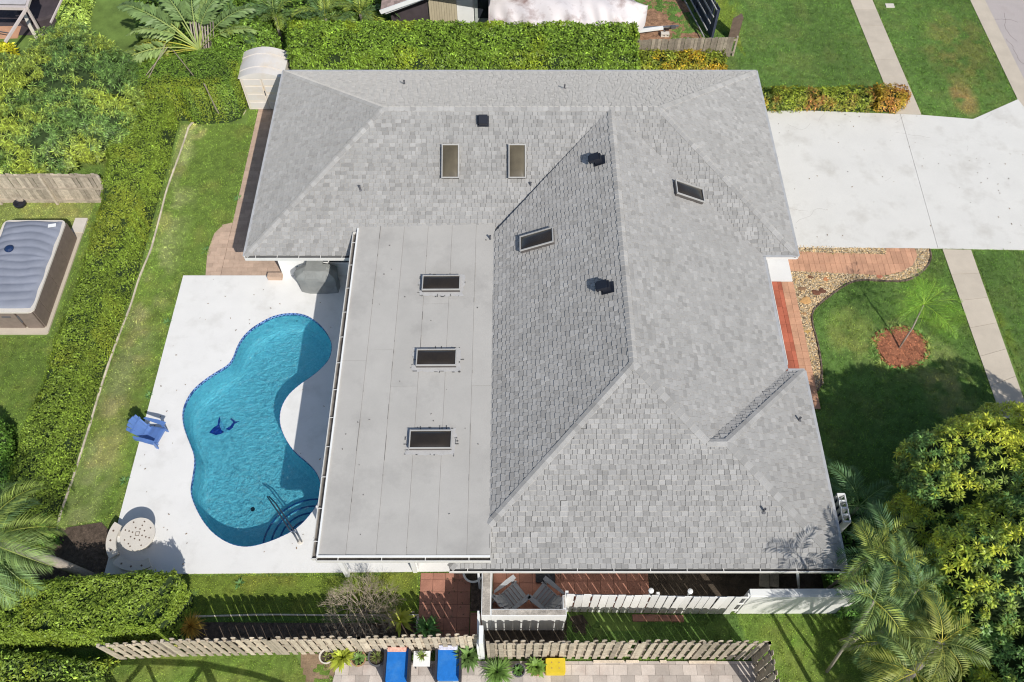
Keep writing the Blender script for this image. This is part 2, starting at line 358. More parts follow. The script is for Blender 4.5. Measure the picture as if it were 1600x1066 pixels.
# ---- swimming pool
pool = thing('swimming_pool', 'kidney shaped swimming pool with turquoise water and a band of dark blue tiles', 'swimming pool', (-8.5, 14, -1))
pc = np.mean(POOL, axis=0)
def wallstrip(poly, z0, z1, mat, name, parent, t=0.0, tonef=None):
    p = ccw(poly); n = len(p); b = B()
    b.raw([(x, y, z0) for x, y in p]+[(x, y, z1) for x, y in p], [((i+1) % n, i, n+i, n+(i+1) % n) for i in range(n)])
    return b.add(name, mat, parent)
PB = inset(POOL, .01); PZ = -1.02
b = B(); p = ccw(PB); n = len(p); rings = []
import bmesh
prof = [(0, -.0), (0.0, -.75), (.06, -.92), (.18, PZ+.02), (.32, PZ)]
V = []; F = []
for d, z in prof:
    q = inset(PB, d) if d else p; V += [(x, y, z) for x, y in q]
for k in range(len(prof)-1): F += [(k*n+(i+1) % n, k*n+i, (k+1)*n+i, (k+1)*n+(i+1) % n) for i in range(n)]
F.append(tuple(range((len(prof)-1)*n, len(prof)*n)))
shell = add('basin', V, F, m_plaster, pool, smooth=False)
# mosaic tile band: four courses of small dark and light glass tiles
per = [np.array(q) for q in ccw(inset(POOL, .004))]; seg = [np.linalg.norm(per[(i+1) % n]-per[i]) for i in range(n)]; tot = sum(seg)
nt_ = int(tot/.075); b1 = B(); b2 = B(); k = 0; acc = 0
for i in range(nt_):
    s0 = i*tot/nt_; s1 = s0+tot/nt_-.008
    def at(s):
        j = 0
        while s > seg[j] and j < n-1: s -= seg[j]; j += 1
        return per[j]+(per[(j+1) % n]-per[j])*s/seg[j]
    a = at(s0); c = at(s1); e = c-a; e /= np.linalg.norm(e)+1e-9; nn = np.array([-e[1], e[0]])*.012
    for r in range(2):
        z1 = .046-r*.078; z0 = z1-.07; bb = b2 if ((i+r) % 2 == 0 and random.random() < .8) else b1
        V = [(*a, z0), (*c, z0), (*c, z1), (*a, z1), (*(a+nn), z0), (*(c+nn), z0), (*(c+nn), z1), (*(a+nn), z1)]
        bb.raw(V, [(4, 5, 6, 7)[::-1], (7, 6, 2, 3), (0, 1, 5, 4), (0, 4, 7, 3), (1, 2, 6, 5)])
b1.add('mosaic_tiles', m_mosaic, pool, kind='stuff'); b2.add('mosaic_tiles', m_mosaic2, pool, kind='stuff')
# entry steps: four arcs round the corner by the handrail
cst = G(478, 838, 0)[:2]; inner = inset(POOL, .03)
for i, (rad, z) in enumerate([(1.62, -.84), (1.30, -.66), (.98, -.48), (.66, -.30)]):
    circ = [(cst[0]+rad*math.cos(a), cst[1]+rad*math.sin(a)) for a in np.linspace(0, 2*math.pi, 40, endpoint=False)]
    pts = [q for q in circ if inpoly([q[0]], [q[1]], inner)[0]]
    if len(pts) < 3: continue
    # wedge between the arc and the pool edge
    P2 = [q for q in inner if math.hypot(q[0]-cst[0], q[1]-cst[1]) < rad]
    allp = pts+P2; cc = np.mean(allp, axis=0); allp.sort(key=lambda q: math.atan2(q[1]-cc[1], q[0]-cc[0]))
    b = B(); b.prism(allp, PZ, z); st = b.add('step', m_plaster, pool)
    pts.sort(key=lambda q: (math.atan2(q[1]-cst[1], q[0]-cst[0])) % (2*math.pi)); bt = B()
    for j in range(len(pts)-1):
        if math.dist(pts[j], pts[j+1]) < .6: bt.beam((*pts[j], z+.004), (*pts[j+1], z+.004), .055, .012)
    bt.add('step_trim', m_stepline, st)
# fish mosaic on the floor
fc = G(349, 668, PZ); 
def fx(u, v): q = G(u, v, PZ+.012); return (q[0], q[1])
b = B(); b.prism([fx(*q) for q in [(327, 676), (334, 668), (341, 664), (347, 668), (352, 674), (345, 678), (337, 680)]], PZ+.004, PZ+.016)
b.prism([fx(*q) for q in [(340, 665), (341, 657), (343.5, 651), (344.5, 657), (348, 665), (346, 669)]], PZ+.004, PZ+.02)
b.prism([fx(*q) for q in [(352, 674), (358, 673), (364, 668), (367, 660), (364.5, 660), (360, 666), (353, 670)]], PZ+.004, PZ+.016)
b.prism([fx(*q) for q in [(367, 662), (374, 658.5), (368.5, 659), (362, 654), (359.5, 655), (364, 659)]], PZ+.004, PZ+.02)
b.add('fish_mosaic', m_fish, pool)
b = B(); b.prism([fx(*q) for q in [(343, 664), (345, 656), (350, 665), (353, 671), (360, 673), (352, 676), (346, 672)]], PZ+.016, PZ+.026); b.add('fish_mosaic', m_fishl, pool)
for u, v, zz in ((395, 796, PZ), (464, 500, -.5)):
    q = G(u, v, zz); B().lathe([(.075, 0), (.075, .02), (.04, .03)], q, 12).add('drain_cover', m_black, pool)
sheetw = B(); pw = ccw(inset(POOL, .012)); sheetw.raw([(x, y, -.07) for x, y in pw], [tuple(range(len(pw)))]); sheetw.add('water', m_water, pool)
# handrail
hr = thing('pool_handrail', 'dark metal handrail curving down over the pool steps', 'handrail', G(462, 845, .05))
a = G(467, 847, .05); top = G(461, 836, .85)
for sx in (-.02, .10):
    o = np.array([sx, 0, 0]); b = B()
    e = G(417, 774, .0)
    b.tube([a+o, a+o+[0, 0.02, .75], a+o+np.array([-.12, .12, .86]), a+o+(e-a)*.45+[0, 0, .62], a+o+(e-a)*.8+[0, 0, .15], e+o*.5+[0, 0, -.1]], .024, 8)
    b.add('rail', m_rail, hr, smooth=True)
B().lathe([(.09, 0), (.09, .02), (.035, .04)], a+[0.04, 0, 0], 12).add('base_plate', m_cem, hr)

# ================================================================ ROADS, DRIVEWAY, WALKS
DRV = GP([(1190, 171), (1440, 180.5), (1520, 187), (1590, 156), (1700, 300), (1640, 392), (1472, 389), (1190, 387)])
dr = thing('driveway', None, None, (15, 25, 0)); dr['kind'] = 'structure'; dr['label'] = 'white painted concrete driveway'
jt = GP([(1398, 150), (1471, 410)]); 
def halfplane(poly, a, b, left=True, gap=.006):
    a = np.array(a); b = np.array(b); e = (b-a)/np.linalg.norm(b-a); nn = np.array([-e[1], e[0]])*(1 if left else -1)
    a = a+nn*gap; b = b+nn*gap; q = [a-e*200, b+e*200, b+e*200+nn*400, a-e*200+nn*400]; return clip(poly, [tuple(x) for x in q])
def conv_clip(poly, cl): return clip(poly, cl)
base = ccw(DRV)
for lf in (True, False):
    pp = halfplane(base, jt[0], jt[1], lf, .008)
    if len(pp) > 2: B().prism(pp, -.05, .035).add('slab', m_drive, dr)
crk = B()
for _ in range(16):
    q = np.array([random.uniform(11, 24), random.uniform(21.8, 29)]); an = random.uniform(0, 6.3); m_ = random.randint(3, 14)
    for _ in range(m_):
        an += random.uniform(-.5, .5); q2 = q+np.array([math.cos(an), math.sin(an)])*.12
        if inpoly([q2[0]], [q2[1]], base)[0]: crk.beam((*q, .0355), (*q2, .0355), .007, .002)
        q = q2
crk.add('crack', M('paint_crack', (.36, .33, .29), .95), dr, kind='stuff')
ROAD = GP([(1515, 0), (1590, 157)])
ra, rb = np.array(ROAD[0]), np.array(ROAD[1]); e = (ra-rb)/np.linalg.norm(ra-rb); nn = np.array([e[1], -e[0]])
if nn[0] < 0: nn = -nn
rd = thing('street', None, None, (26, 33, 0)); rd['kind'] = 'structure'; rd['label'] = 'pale grey street at the edge of the lawn'
B().prism([tuple(rb-e*60), tuple(ra+e*60), tuple(ra+e*60+nn*.75), tuple(rb-e*60+nn*.75)], -.05, .03).add('gutter_pan', m_walk, rd)
B().prism([tuple(rb-e*60+nn*.757), tuple(ra+e*60+nn*.757), tuple(ra+e*60+nn*9), tuple(rb-e*60+nn*9)], -.05, .024).add('road_surface', m_road, rd)
crk = B()
for _ in range(9):
    q = rb+e*random.uniform(-3, 14)+nn*random.uniform(.8, 2.6); pts = [q]; an = random.uniform(0, 6.3)
    for _ in range(14): an += random.uniform(-.6, .6); q = q+np.array([math.cos(an), math.sin(an)])*.16; pts.append(q)
    for i in range(len(pts)-1): crk.beam((*pts[i], .0245), (*pts[i+1], .0245), .012, .002)
crk.add('crack', M('crack', (.12, .10, .09), .95), rd, kind='stuff')
def slabs(name, L, R, n, label):
    t = thing(name, None, None, (*((L[0]+R[0])/2), 0)); t['kind'] = 'structure'; t['label'] = label
    for i in range(n):
        f0 = i/n; f1 = (i+1)/n; g = .006
        q = [L[0]+(L[1]-L[0])*f0, R[0]+(R[1]-R[0])*f0, R[0]+(R[1]-R[0])*f1, L[0]+(L[1]-L[0])*f1]
        q = inset([tuple(x) for x in q], .006)
        b = B(); b.prism(q, -.04, .03+random.uniform(0, .005)); b.T = [random.uniform(.93, 1.06)]*b.n; b.add('slab', m_walk, t, tone=True)
    return t
ga = lambda u, v: np.array(G(u, v)[:2])
slabs('sidewalk', (ga(1400, 178.7), ga(1315, -32)), (ga(1439.5, 179.8), ga(1349, -32)), 8, 'tan concrete sidewalk running away past the hedge above the driveway')
slabs('sidewalk', (ga(1472, 390), ga(1640, 870)), (ga(1517, 391), ga(1672, 830)), 10, 'tan concrete sidewalk below the driveway, leading under the mango tree')

# ================================================================ TILE FIELDS
def tiles(parent, poly, sx, sy, gap, mat, name, z, th=.02, ang=0., limit=300, tv=.12, stagger=0., org=None, jitter=.004):
    """poly convex; grid of tiles rotated by ang; whole tiles share meshes"""
    P = ccw(poly); ca, sa = math.cos(ang), math.sin(ang); o = np.array(org if org else P[0])
    loc = [((x-o[0])*ca+(y-o[1])*sa, -(x-o[0])*sa+(y-o[1])*ca) for x, y in P]
    x0 = min(q[0] for q in loc); x1 = max(q[0] for q in loc); y0 = min(q[1] for q in loc); y1 = max(q[1] for q in loc)
    whole = []; part = []
    for j in range(math.floor(y0/sy), math.ceil(y1/sy)):
        sh = stagger*sx*(j % 2)
        for i in range(math.floor((x0-sh)/sx), math.ceil((x1-sh)/sx)):
            r = [(i*sx+sh+gap/2, j*sy+gap/2), ((i+1)*sx+sh-gap/2, j*sy+gap/2), ((i+1)*sx+sh-gap/2, (j+1)*sy-gap/2), (i*sx+sh+gap/2, (j+1)*sy-gap/2)]
            c = clip(r, loc)
            if len(c) < 3: continue
            ar = abs(area(c)); full = sx*sy
            if ar < full*.04: continue
            W = [(o[0]+x*ca-y*sa, o[1]+x*sa+y*ca) for x, y in c]
            if ar > full*.9: whole.append((o[0]+((i+.5)*sx+sh)*ca-(j+.5)*sy*sa, o[1]+((i+.5)*sx+sh)*sa+(j+.5)*sy*ca))
            else: part.append(W)
    vs = []
    for t in range(6):
        b = B().box((0, 0, -th/2), (sx-gap, sy-gap, th)); b.T = [1+random.uniform(-tv, tv)]*b.n; vs.append(b.mesh(name, mat, tone=True))
    key = lambda q: q[0]**2+q[1]**2
    items = [(key(q), 0, q) for q in whole]+[(key(np.mean(q, axis=0)), 1, q) for q in part]; items.sort(key=lambda t: t[0])
    rest = B()
    for n_, (_, kd, q) in enumerate(items):
        t = 1+random.uniform(-tv, tv); zz = z+random.uniform(-jitter, jitter)
        if n_ < limit:
            if kd == 0: link(name, random.choice(vs), parent, (q[0], q[1], zz), (0, 0, ang))
            else: b = B(); b.prism(q, zz-th, zz, t); b.add(name, mat, parent, tone=True)
        else:
            if kd == 0: rest.box((q[0], q[1], zz-th/2), (sx-gap, sy-gap, th), ang, t)
            else: rest.prism(q, zz-th, zz, t)
    if rest.n: rest.add(name, mat, parent, tone=True, kind='stuff')
def paved(name, label, poly, z, *a, basemat=None, **k):
    t = thing(name, None, None, (*np.mean(poly, axis=0), 0)); t['kind'] = 'structure'; t['label'] = label
    B().prism(inset(poly, .0), -.03, z-.018).add('bedding', basemat or m_joint, t)
    tiles(t, poly, *a, z=z, **k); return t
# west side path and the little patio left of the house
paved('side_path', 'pink brick path beside the left wall of the house', [(-11.5, 20.04), (-8.9, 20.04), (-8.9, 29.4), (-11.5, 29.4)], .03, .40, .20, .006, m_paver2, 'brick', stagger=.5)
pz = GP([(340, 436), (326, 431), (330, 405), (342, 372), (352, 352), (372, 343)]); 
paved('side_patio', 'pink brick bay curving out from the side path', [(-11.51, 20.04), (-11.51, 22.75), (-11.85, 22.65), (-12.15, 22.2), (-12.25, 21.2), (-12.1, 20.04)], .03, .40, .20, .006, m_paver2, 'brick', stagger=.5)
# front brick walk
fw = thing('brick_walk', None, None, (13.5, 20.7, 0)); fw['kind'] = 'structure'; fw['label'] = 'salmon brick walk from the porch to the driveway'
W1 = [tuple(G(*q)[:2]) for q in [(1229, 399), (1262, 397.5), (1330, 399.5), (1385, 391.5), (1430, 390), (1434, 402), (1425, 417), (1408, 426), (1378, 431), (1340, 428), (1300, 425), (1233, 423)]]
WA = [tuple(G(*q)[:2]) for q in [(1229, 394), (1383, 398), (1383, 431), (1233, 424)]]
WB = [tuple(G(*q)[:2]) for q in [(1383, 388.5), (1430, 389), (1433, 400), (1426, 415), (1409, 425), (1383, 431)]]
for W in (WA, WB):
    B().prism(W, -.03, .014).add('bedding', m_joint, fw)
    tiles(fw, W, .21, .62, .008, m_paver, 'brick', .035, ang=.0, limit=150, org=(11, 20), stagger=0)
# porch: white landing, red tiles, tan border
pslab = [(8.6, 19.72), (11.0, 19.72), (11.0, 21.1), (8.6, 21.1)]
B().prism(pslab, -.03, .12).add('porch_landing', m_deck, None, kind='structure', label='white painted landing slab at the front door')
paved('porch_floor', 'red tile porch floor along the front wall', [(8.4, 14.1), (10.55, 14.1), (10.55, 19.70), (8.4, 19.70)], .09, .40, .40, .008, m_brick, 'tile', tv=.16)
paved('porch_border', 'tan brick border beside the red porch tiles', [(10.56, 14.1), (11.03, 14.1), (11.03, 19.70), (10.56, 19.70)], .07, .235, .30, .008, m_paver, 'brick')
# terracotta square south of the covered patio
TQ = [(-2.92, 6.0), (-1.32, 6.0), (-1.32, 8.2), (-2.92, 8.2)]
paved('garden_paving', 'terracotta square pavers between the grass strip and the white courtyard wall', TQ, .03, .40, .40, .010, m_terra, 'paver', tv=.2)
paved('garden_paving', 'dusky concrete pavers at the foot of the white courtyard wall', [(-1.30, 6.0), (-.92, 6.0), (-.92, 6.95), (-1.30, 6.95)], .03, .38, .45, .010, m_terra, 'paver', tv=.2)
paved('courtyard_paving', 'terracotta pavers under the grey chairs and along the house wall', [(-.60, 6.62), (1.55, 6.62), (1.55, 8.3), (-.60, 8.3)], .03, .42, .42, .010, m_terra, 'paver', tv=.2)
paved('courtyard_paving', 'terracotta pavers behind the white fence', [(1.56, 7.10), (4.35, 7.10), (4.35, 8.3), (1.56, 8.3)], .03, .42, .42, .010, m_terra, 'paver', tv=.2)
paved('stepping_strip', 'short strip of terracotta pavers on the grass below the white fence', [(3.75, 6.68), (5.35, 6.66), (5.35, 6.88), (3.75, 6.90)], .03, .40, .22, .010, m_terra, 'paver', tv=.15)
# neighbour's travertine patio at the bottom
NP = [(-5.55, 3.6), (8.0, 3.6), (7.75, 5.5), (-5.3, 5.5)]
paved('neighbour_patio', 'mottled travertine patio of the neighbour below the grey fence', NP, .035, .42, .30, .007, m_trav, 'paver', tv=.2, stagger=.5)
# beds
def bed(name, poly, z, mat, label): return B().prism(poly, -.02, z).add(name, mat, None, kind='structure', label=label)
bed('mulch_bed', [(-9.9, 5.85), (-2.95, 5.85), (-2.95, 6.62), (-9.9, 6.66)], .03, m_mulch, 'dark mulch bed along the picket fence')
bed('planting_bed', [(-15.4, 7.6), (-12.9, 7.6), (-12.9, 9.3), (-13.6, 9.9), (-15.4, 9.6)], .02, m_mulch, 'dark bare bed behind the stone benches')
bed('planting_bed', [(-1.31, 7.0), (-.94, 7.0), (-.94, 8.25), (-1.31, 8.25)], .03, m_mulch, 'narrow dark bed against the white courtyard wall')
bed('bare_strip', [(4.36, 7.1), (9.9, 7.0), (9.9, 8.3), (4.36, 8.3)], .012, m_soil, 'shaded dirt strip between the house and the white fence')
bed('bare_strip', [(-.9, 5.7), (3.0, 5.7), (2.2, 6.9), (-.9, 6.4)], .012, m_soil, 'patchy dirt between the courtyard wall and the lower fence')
bed('neighbour_dirt', GP([(1000, -20), (1060, -20), (1104, 70), (1000, 75)]), .012, M('leafy_dirt', (.30, .17, .10), .95, .45, 5, .8, fine=.45), 'brown leafy dirt by the boat')
bed('bare_strip', GP([(470, 1020), (548, 1026), (548, 1040), (500, 1075), (470, 1075)]), .012, m_bare, 'sandy worn patch beside the neighbour patio')
# gravel bed of the front walk
GRA = [GP([(1243, 383.5), (1385, 388.5), (1384, 399), (1340, 397.5), (1243, 394)]),
       GP([(1430, 389), (1452, 389), (1454, 402), (1447, 418), (1430, 432), (1400, 441), (1383, 432), (1409, 425), (1426, 415), (1433, 400)]),
       GP([(1233, 424), (1300, 425), (1383, 431.5), (1412, 440), (1340, 437), (1318, 444), (1280, 475), (1268, 488), (1272, 520), (1280, 555), (1283, 580), (1262, 580), (1240, 452)]),
       GP([(1262, 578), (1284, 576), (1286, 600), (1276, 612), (1268, 600)])]
for i, g in enumerate(GRA): bed('gravel_bed', g, .02, m_gravel, ['gravel strip against the driveway', 'gravel curving round the end of the brick walk', 'tan gravel bed between the porch and the lawn', 'gravel tip at the corner of the roof'][i])
def scatter(poly, dens):
    p = np.array(poly); a, b_ = p.min(0), p.max(0); n = int((b_-a).prod()*dens); X = RNG.uniform(a[0], b_[0], n); Y = RNG.uniform(a[1], b_[1], n)
    k = inpoly(X, Y, poly); return X[k], Y[k]
ICO = np.array([(1, 0, 0), (-1, 0, 0), (0, 1, 0), (0, -1, 0), (0, 0, 1), (0, 0, -1)], float); ICF = np.array([(0, 2, 4), (2, 1, 4), (1, 3, 4), (3, 0, 4), (2, 0, 5), (1, 2, 5), (3, 1, 5), (0, 3, 5)])
def pebbles(name, polys, dens, s0, s1, mat, tones, **pr):
    Vs = []; Fs = []; Ts = []; off = 0
    for poly in polys:
        X, Y = scatter(poly, dens); n = len(X)
        if n == 0: continue
        sc = RNG.uniform(s0, s1, (n, 1, 1))*RNG.uniform(.6, 1.2, (n, 1, 3))*np.array([1, 1, .6]); an = RNG.uniform(0, 6.28, n)
        v = ICO[None]*sc*RNG.uniform(.8, 1.2, (n, 6, 1)); c, s = np.cos(an)[:, None], np.sin(an)[:, None]
        x = v[..., 0]*c-v[..., 1]*s; y = v[..., 0]*s+v[..., 1]*c
        v = np.stack([x+X[:, None], y+Y[:, None], v[..., 2]+.025], -1)
        Vs.append(v.reshape(-1, 3)); Fs.append((ICF[None]+6*np.arange(n)[:, None, None]).reshape(-1, 3)+off); off += 6*n
        t = np.array(tones)[RNG.integers(0, len(tones), n)]; Ts.append(np.repeat(t, 6, axis=0))
    return add(name, np.concatenate(Vs), np.concatenate(Fs), mat, None, np.concatenate(Ts), kind='stuff', **pr)
pebbles('pebbles', GRA, 550, .022, .05, m_stone, [(1, 1, 1), (.75, .7, .65), (1.25, 1.25, 1.3), (.5, .48, .5), (1.1, .95, .75), (.25, .22, .22), (1.3, 1.15, .95), (.9, .75, .5)], label='tan and white pebbles of the gravel beds')
for k, (u, v, r, tn, lb) in enumerate([(1253, 452, .17, (.45, .33, .28), 'dark brown flat rock at the inner corner of the gravel bed'), (1275, 458, .2, (.28, .15, .13), 'maroon rock in the gravel, third from the brick walk corner'), (1266, 434, .13, (.3, .18, .15), 'small maroon rock just under the brick walk'), (1290, 437, .13, (.85, .45, .3), 'orange flat rock below the brick walk'), (1259, 470, .22, (.95, .68, .42), 'large sandy flat rock in the gravel bed'), (1256, 491, .13, (.7, .5, .36), 'brown rock near the porch border'), (1262, 519, .13, (1.0, .78, .4), 'yellow sandstone beside the porch border'), (1374, 433, .14, (.95, .45, .4), 'pink rock on the gravel at the middle of the walk'), (1404, 437, .1, (.95, .7, .5), 'small tan rock near the curved end of the walk'), (1284, 455, .16, (.25, .14, .13), 'dark maroon rock at the lawn side of the gravel')]):
    q = G(u, v); b = B(); m = [(.6, 0), (1, .3), (.85, .6), (.4, .75)]; b.lathe([(r*a, r*.45*z) for a, z in m], (0, 0, 0), 9)
    b.V = [(x*(1+.25*math.sin(3*math.atan2(y, x)+k)), y*(.75+.2*math.cos(2*math.atan2(y, x)+k)), z) for x, y, z in b.V]
    b.move(np.eye(3), q); b.T = [tn]*b.n; b.add('rock', m_stone, None, tone=True, smooth=False, label=lb, cat='rock')
# curb of stones along the left hedge and the front bed
def curb(name, px, wd, ht, mat, label, L=.32, tv=.15):
    P = [np.array(q) for q in smoothpoly(GP(px), 1, False)]; t = thing(name, label, 'edging', (*P[0], 0)); n_ = 0
    for i in range(len(P)-1):
        d = np.linalg.norm(P[i+1]-P[i]); m = max(1, round(d/L))
        for j in range(m):
            a = P[i]+(P[i+1]-P[i])*(j/m); c = P[i]+(P[i+1]-P[i])*((j+1)/m); e = (c-a)/np.linalg.norm(c-a)
            b = B(); b.beam((*(a+e*.008), ht/2-.02+random.uniform(-.008, .008)), (*(c-e*.008), ht/2-.02+random.uniform(-.008, .008)), wd*random.uniform(.85, 1.1), ht+.04, 1+random.uniform(-tv, tv)); b.add('edging_stone', mat, t, tone=True)
    return t
curb('lawn_edging', [(384, 172), (378, 183), (360, 187), (342, 185), (322, 186), (305, 190), (296, 197), (292, 210), (283, 237), (270, 272), (260, 300), (254, 325), (247, 352), (240, 378), (236, 392), (226, 415), (216, 440), (206, 475), (196, 500), (176, 552), (158, 606), (142, 662), (126, 712), (110, 762), (96, 800), (88, 832)], .06, .06, m_curb, 'thin pale stone edging between the long hedge and the lawn')
curb('bed_edging', [(1452, 390), (1455, 402), (1449, 418), (1432, 433), (1413, 441), (1380, 440), (1342, 438), (1320, 446), (1282, 474), (1268, 488), (1269, 510), (1276, 530), (1281, 556), (1284, 580), (1283, 600), (1277, 612)], .05, .07, m_edge, 'dark stone edging round the gravel bed by the front walk', .13, .4)
curb('mulch_edging', [(273, 965), (340, 963), (420, 961), (500, 962), (560, 962), (612, 962), (648, 957)], .05, .07, m_curb, 'pale edging line between the grass strip and the mulch bed', .4)
# ================================================================ HOUSE
house = thing('house', 'single storey white house with grey shingle hip roof and flat section by the pool', 'house', (0, 15, 0))
ZE = 2.9; ZR = 5.36; PM = .505; PS = .4556; XR = 3.6
# planes: (name, n, c) with z = a + bx*X + by*Y   ; polygons in XY
PL = {
 'south_main': dict(f=lambda x, y: ZE+PM*(y-18.79), up=(0, 1), poly=[(-9.57, 18.79), (-4.70, 23.665), (XR, 23.665), (-1.25, 18.79)]),
 'south_east': dict(f=lambda x, y: ZE+PM*(y-18.79), up=(0, 1), poly=[(XR, 23.665), (5.36, 23.665), (10.23, 18.79), (9.0, 18.79)]),
 'north': dict(f=lambda x, y: ZR-PM*(y-23.665), up=(0, -1), poly=[(-9.57, 28.54), (10.23, 28.54), (5.36, 23.665), (-4.70, 23.665)]),
 'west_main': dict(f=lambda x, y: ZE+PM*(x+9.57), up=(1, 0), poly=[(-9.57, 18.79), (-4.70, 23.665), (-9.57, 28.54)]),
 'east_main': dict(f=lambda x, y: ZE+PM*(10.23-x), up=(-1, 0), poly=[(10.23, 18.79), (10.23, 28.54), (5.36, 23.665)]),
 'west': dict(f=lambda x, y: ZR-PS*(XR-x), up=(1, 0), poly=[(XR, 23.665), (XR, 12.85), (-1.8, 7.45), (-1.8, 18.24)]),
 'east': dict(f=lambda x, y: ZR-PS*(x-XR), up=(-1, 0), poly=[(XR, 23.665), (9.0, 18.79), (9.0, 14.02), (5.715, 10.735), (XR, 12.85)]),
 'south_a': dict(f=lambda x, y: ZE+PS*(y-7.45), up=(0, 1), poly=[(-1.8, 7.45), (XR, 12.85), (5.715, 10.735), (5.715, 7.45)]),
 'south_b': dict(f=lambda x, y: ZE+PS*(y-7.45), up=(0, 1), poly=[(5.715, 7.45), (5.715, 10.735), (6.295, 10.735), (9.58, 7.45)]),
 'bump_north': dict(f=lambda x, y: ZE+PS*(14.02-y), up=(0, -1), poly=[(9.0, 14.02), (9.58, 14.02), (6.295, 10.735), (5.715, 10.735)]),
 'bump_east': dict(f=lambda x, y: ZE+PS*(9.58-x), up=(-1, 0), poly=[(9.58, 14.02), (9.58, 7.45), (6.295, 10.735)]),
}
V = []; F = []
for k, p in PL.items():
    q = ccw(p['poly']); n = len(q); s = len(V)
    V += [(x, y, p['f'](x, y)-.02) for x, y in q]+[(x, y, p['f'](x, y)-.14) for x, y in q]
    F += [tuple(range(s, s+n)), tuple(range(s+n, s+2*n))[::-1]]+[(s+i, s+n+i, s+n+(i+1) % n, s+(i+1) % n) for i in range(n)]
roof = add('roof', V, F, m_under, house)
def wp(x, y, z=0): return np.array([x, y, z])
# ---- shingles
ROWH = .148; rg = random.Random(3)
cand = []; allsh = {}
SKY_EXCL = []
for k, p in PL.items():
    up = p['up']; f = p['f']; q = ccw(p['poly'])
    slope = math.sqrt(1+(f(up[0], up[1])-f(0, 0))**2)       # metres along slope per metre plan
    # plan coords: a along eave, b up
    A = (up[1], -up[0]) if True else None
    ab = [(x*A[0]+y*A[1], x*up[0]+y*up[1]) for x, y in q]
    b0 = min(t[1] for t in ab); b1 = max(t[1] for t in ab); a0 = min(t[0] for t in ab); a1 = max(t[0] for t in ab)
    if k == 'south_b': pass
    h = ROWH/slope; nrow = int((b1-b0)/h)+1
    rr = random.Random({'south_a': 11, 'south_b': 12}.get(k, hash(k) % 1 + len(k)*7+sum(map(ord, k))))
    zf = lambda a, bb: f(a*A[0]+bb*up[0], a*A[1]+bb*up[1])
    for r in range(nrow):
        a = math.floor(a0)-rr.random()*.3; lo = b0+r*h; hi = lo+h
        raised = rr.random() < .5
        while a < a1:
            wd = rr.choice([.13, .17, .2, .23]) if raised else rr.choice([.12, .15, .18, .24])
            raised = not raised; thk = (.024 if raised else .012)
            if raised: lo2 = lo-.014
            else: lo2 = lo+.010
            rect = [(a+.005, lo2), (a+wd-.005, lo2), (a+wd-.005, hi+.004), (a+.005, hi+.004)]
            c = clip(rect, ab); full = abs(area(rect))
            tn = rr.choice([.80, .90, .95, .98, 1.0, 1.0, 1.02, 1.04, 1.08, 1.17])*rr.uniform(.97, 1.03)
            if len(c) >= 3 and abs(area(c)) > full*.03:
                top = []; bot = []
                for (x, y) in c:
                    tt = (y-lo)/h; z = zf(x, y)+.004+thk*(1-tt)
                    X = x*A[0]+y*up[0]; Y = x*A[1]+y*up[1]; top.append((X, Y, z)); bot.append((X, Y, z-thk-.012))
                n = len(c); Vv = top+bot; Ff = [tuple(range(n))]+[(i, n+i, n+(i+1) % n, (i+1) % n) for i in range(n)]
                cx = np.mean(np.array(top), axis=0)
                isfull = abs(area(c)) > full*.98
                allsh.setdefault(k, []).append((Vv, Ff, tn, cx, isfull, wd, thk))
            a += wd
# the 300 that show largest: whole shingles nearest the camera on the south slope
ind = [s for k in ('south_a', 'south_b') for s in allsh[k] if s[4] and not (abs(s[3][0]-7.6) < .3 and abs(s[3][1]-9.2) < .2)]
ind.sort(key=lambda s: np.linalg.norm(s[3]-np.array([0, 0, CAMH])))
chosen = set(id(s) for s in ind[:300]); cache = {}
for s in ind[:300]:
    key = (s[5], round(s[6], 3), round(s[2]*8)); Vv = np.array(s[0]); c = Vv.mean(0)
    if key not in cache: cache[key] = rawmesh('shingle', Vv-c, s[1], m_shingle, np.full(len(Vv), s[2]))
    link('shingle', cache[key], roof, c)
bb = B()
for k in allsh:
    for s in allsh[k]:
        if id(s) not in chosen: bb.raw(s[0], s[1], s[2])
bb.add('shingle', m_shingle, roof, tone=True, kind='stuff')
# ---- hip and ridge caps
zf = lambda k, x, y: PL[k]['f'](x, y)
edges = [((-9.57, 18.79, ZE), (-4.70, 23.665, ZR), 'south_main', 'west_main'), ((-9.57, 28.54, ZE), (-4.70, 23.665, ZR), 'west_main', 'north'),
 ((10.23, 28.54, ZE), (5.36, 23.665, ZR), 'north', 'east_main'), ((10.23, 18.79, ZE), (5.36, 23.665, ZR), 'south_east', 'east_main'),
 ((-4.70, 23.665, ZR), (5.36, 23.665, ZR), 'south_main', 'north'), ((XR, 12.85, ZR), (XR, 23.5, ZR), 'west', 'east'),
 ((-1.78, 7.47, ZE+.01), (XR, 12.85, ZR), 'west', 'south_a'), ((6.295, 10.735, 4.397), (5.715, 10.735, 4.397), 'bump_north', 'south_b'),
 ((5.715, 10.735, 4.397), (XR, 12.85, ZR), 'east', 'south_a'), ((9.58, 7.45, ZE), (6.295, 10.735, 4.397), 'bump_east', 'south_b'), ((9.58, 14.02, ZE), (6.295, 10.735, 4.397), 'bump_east', 'bump_north')]
capcount = 0; caprest = B(); capcache = {}
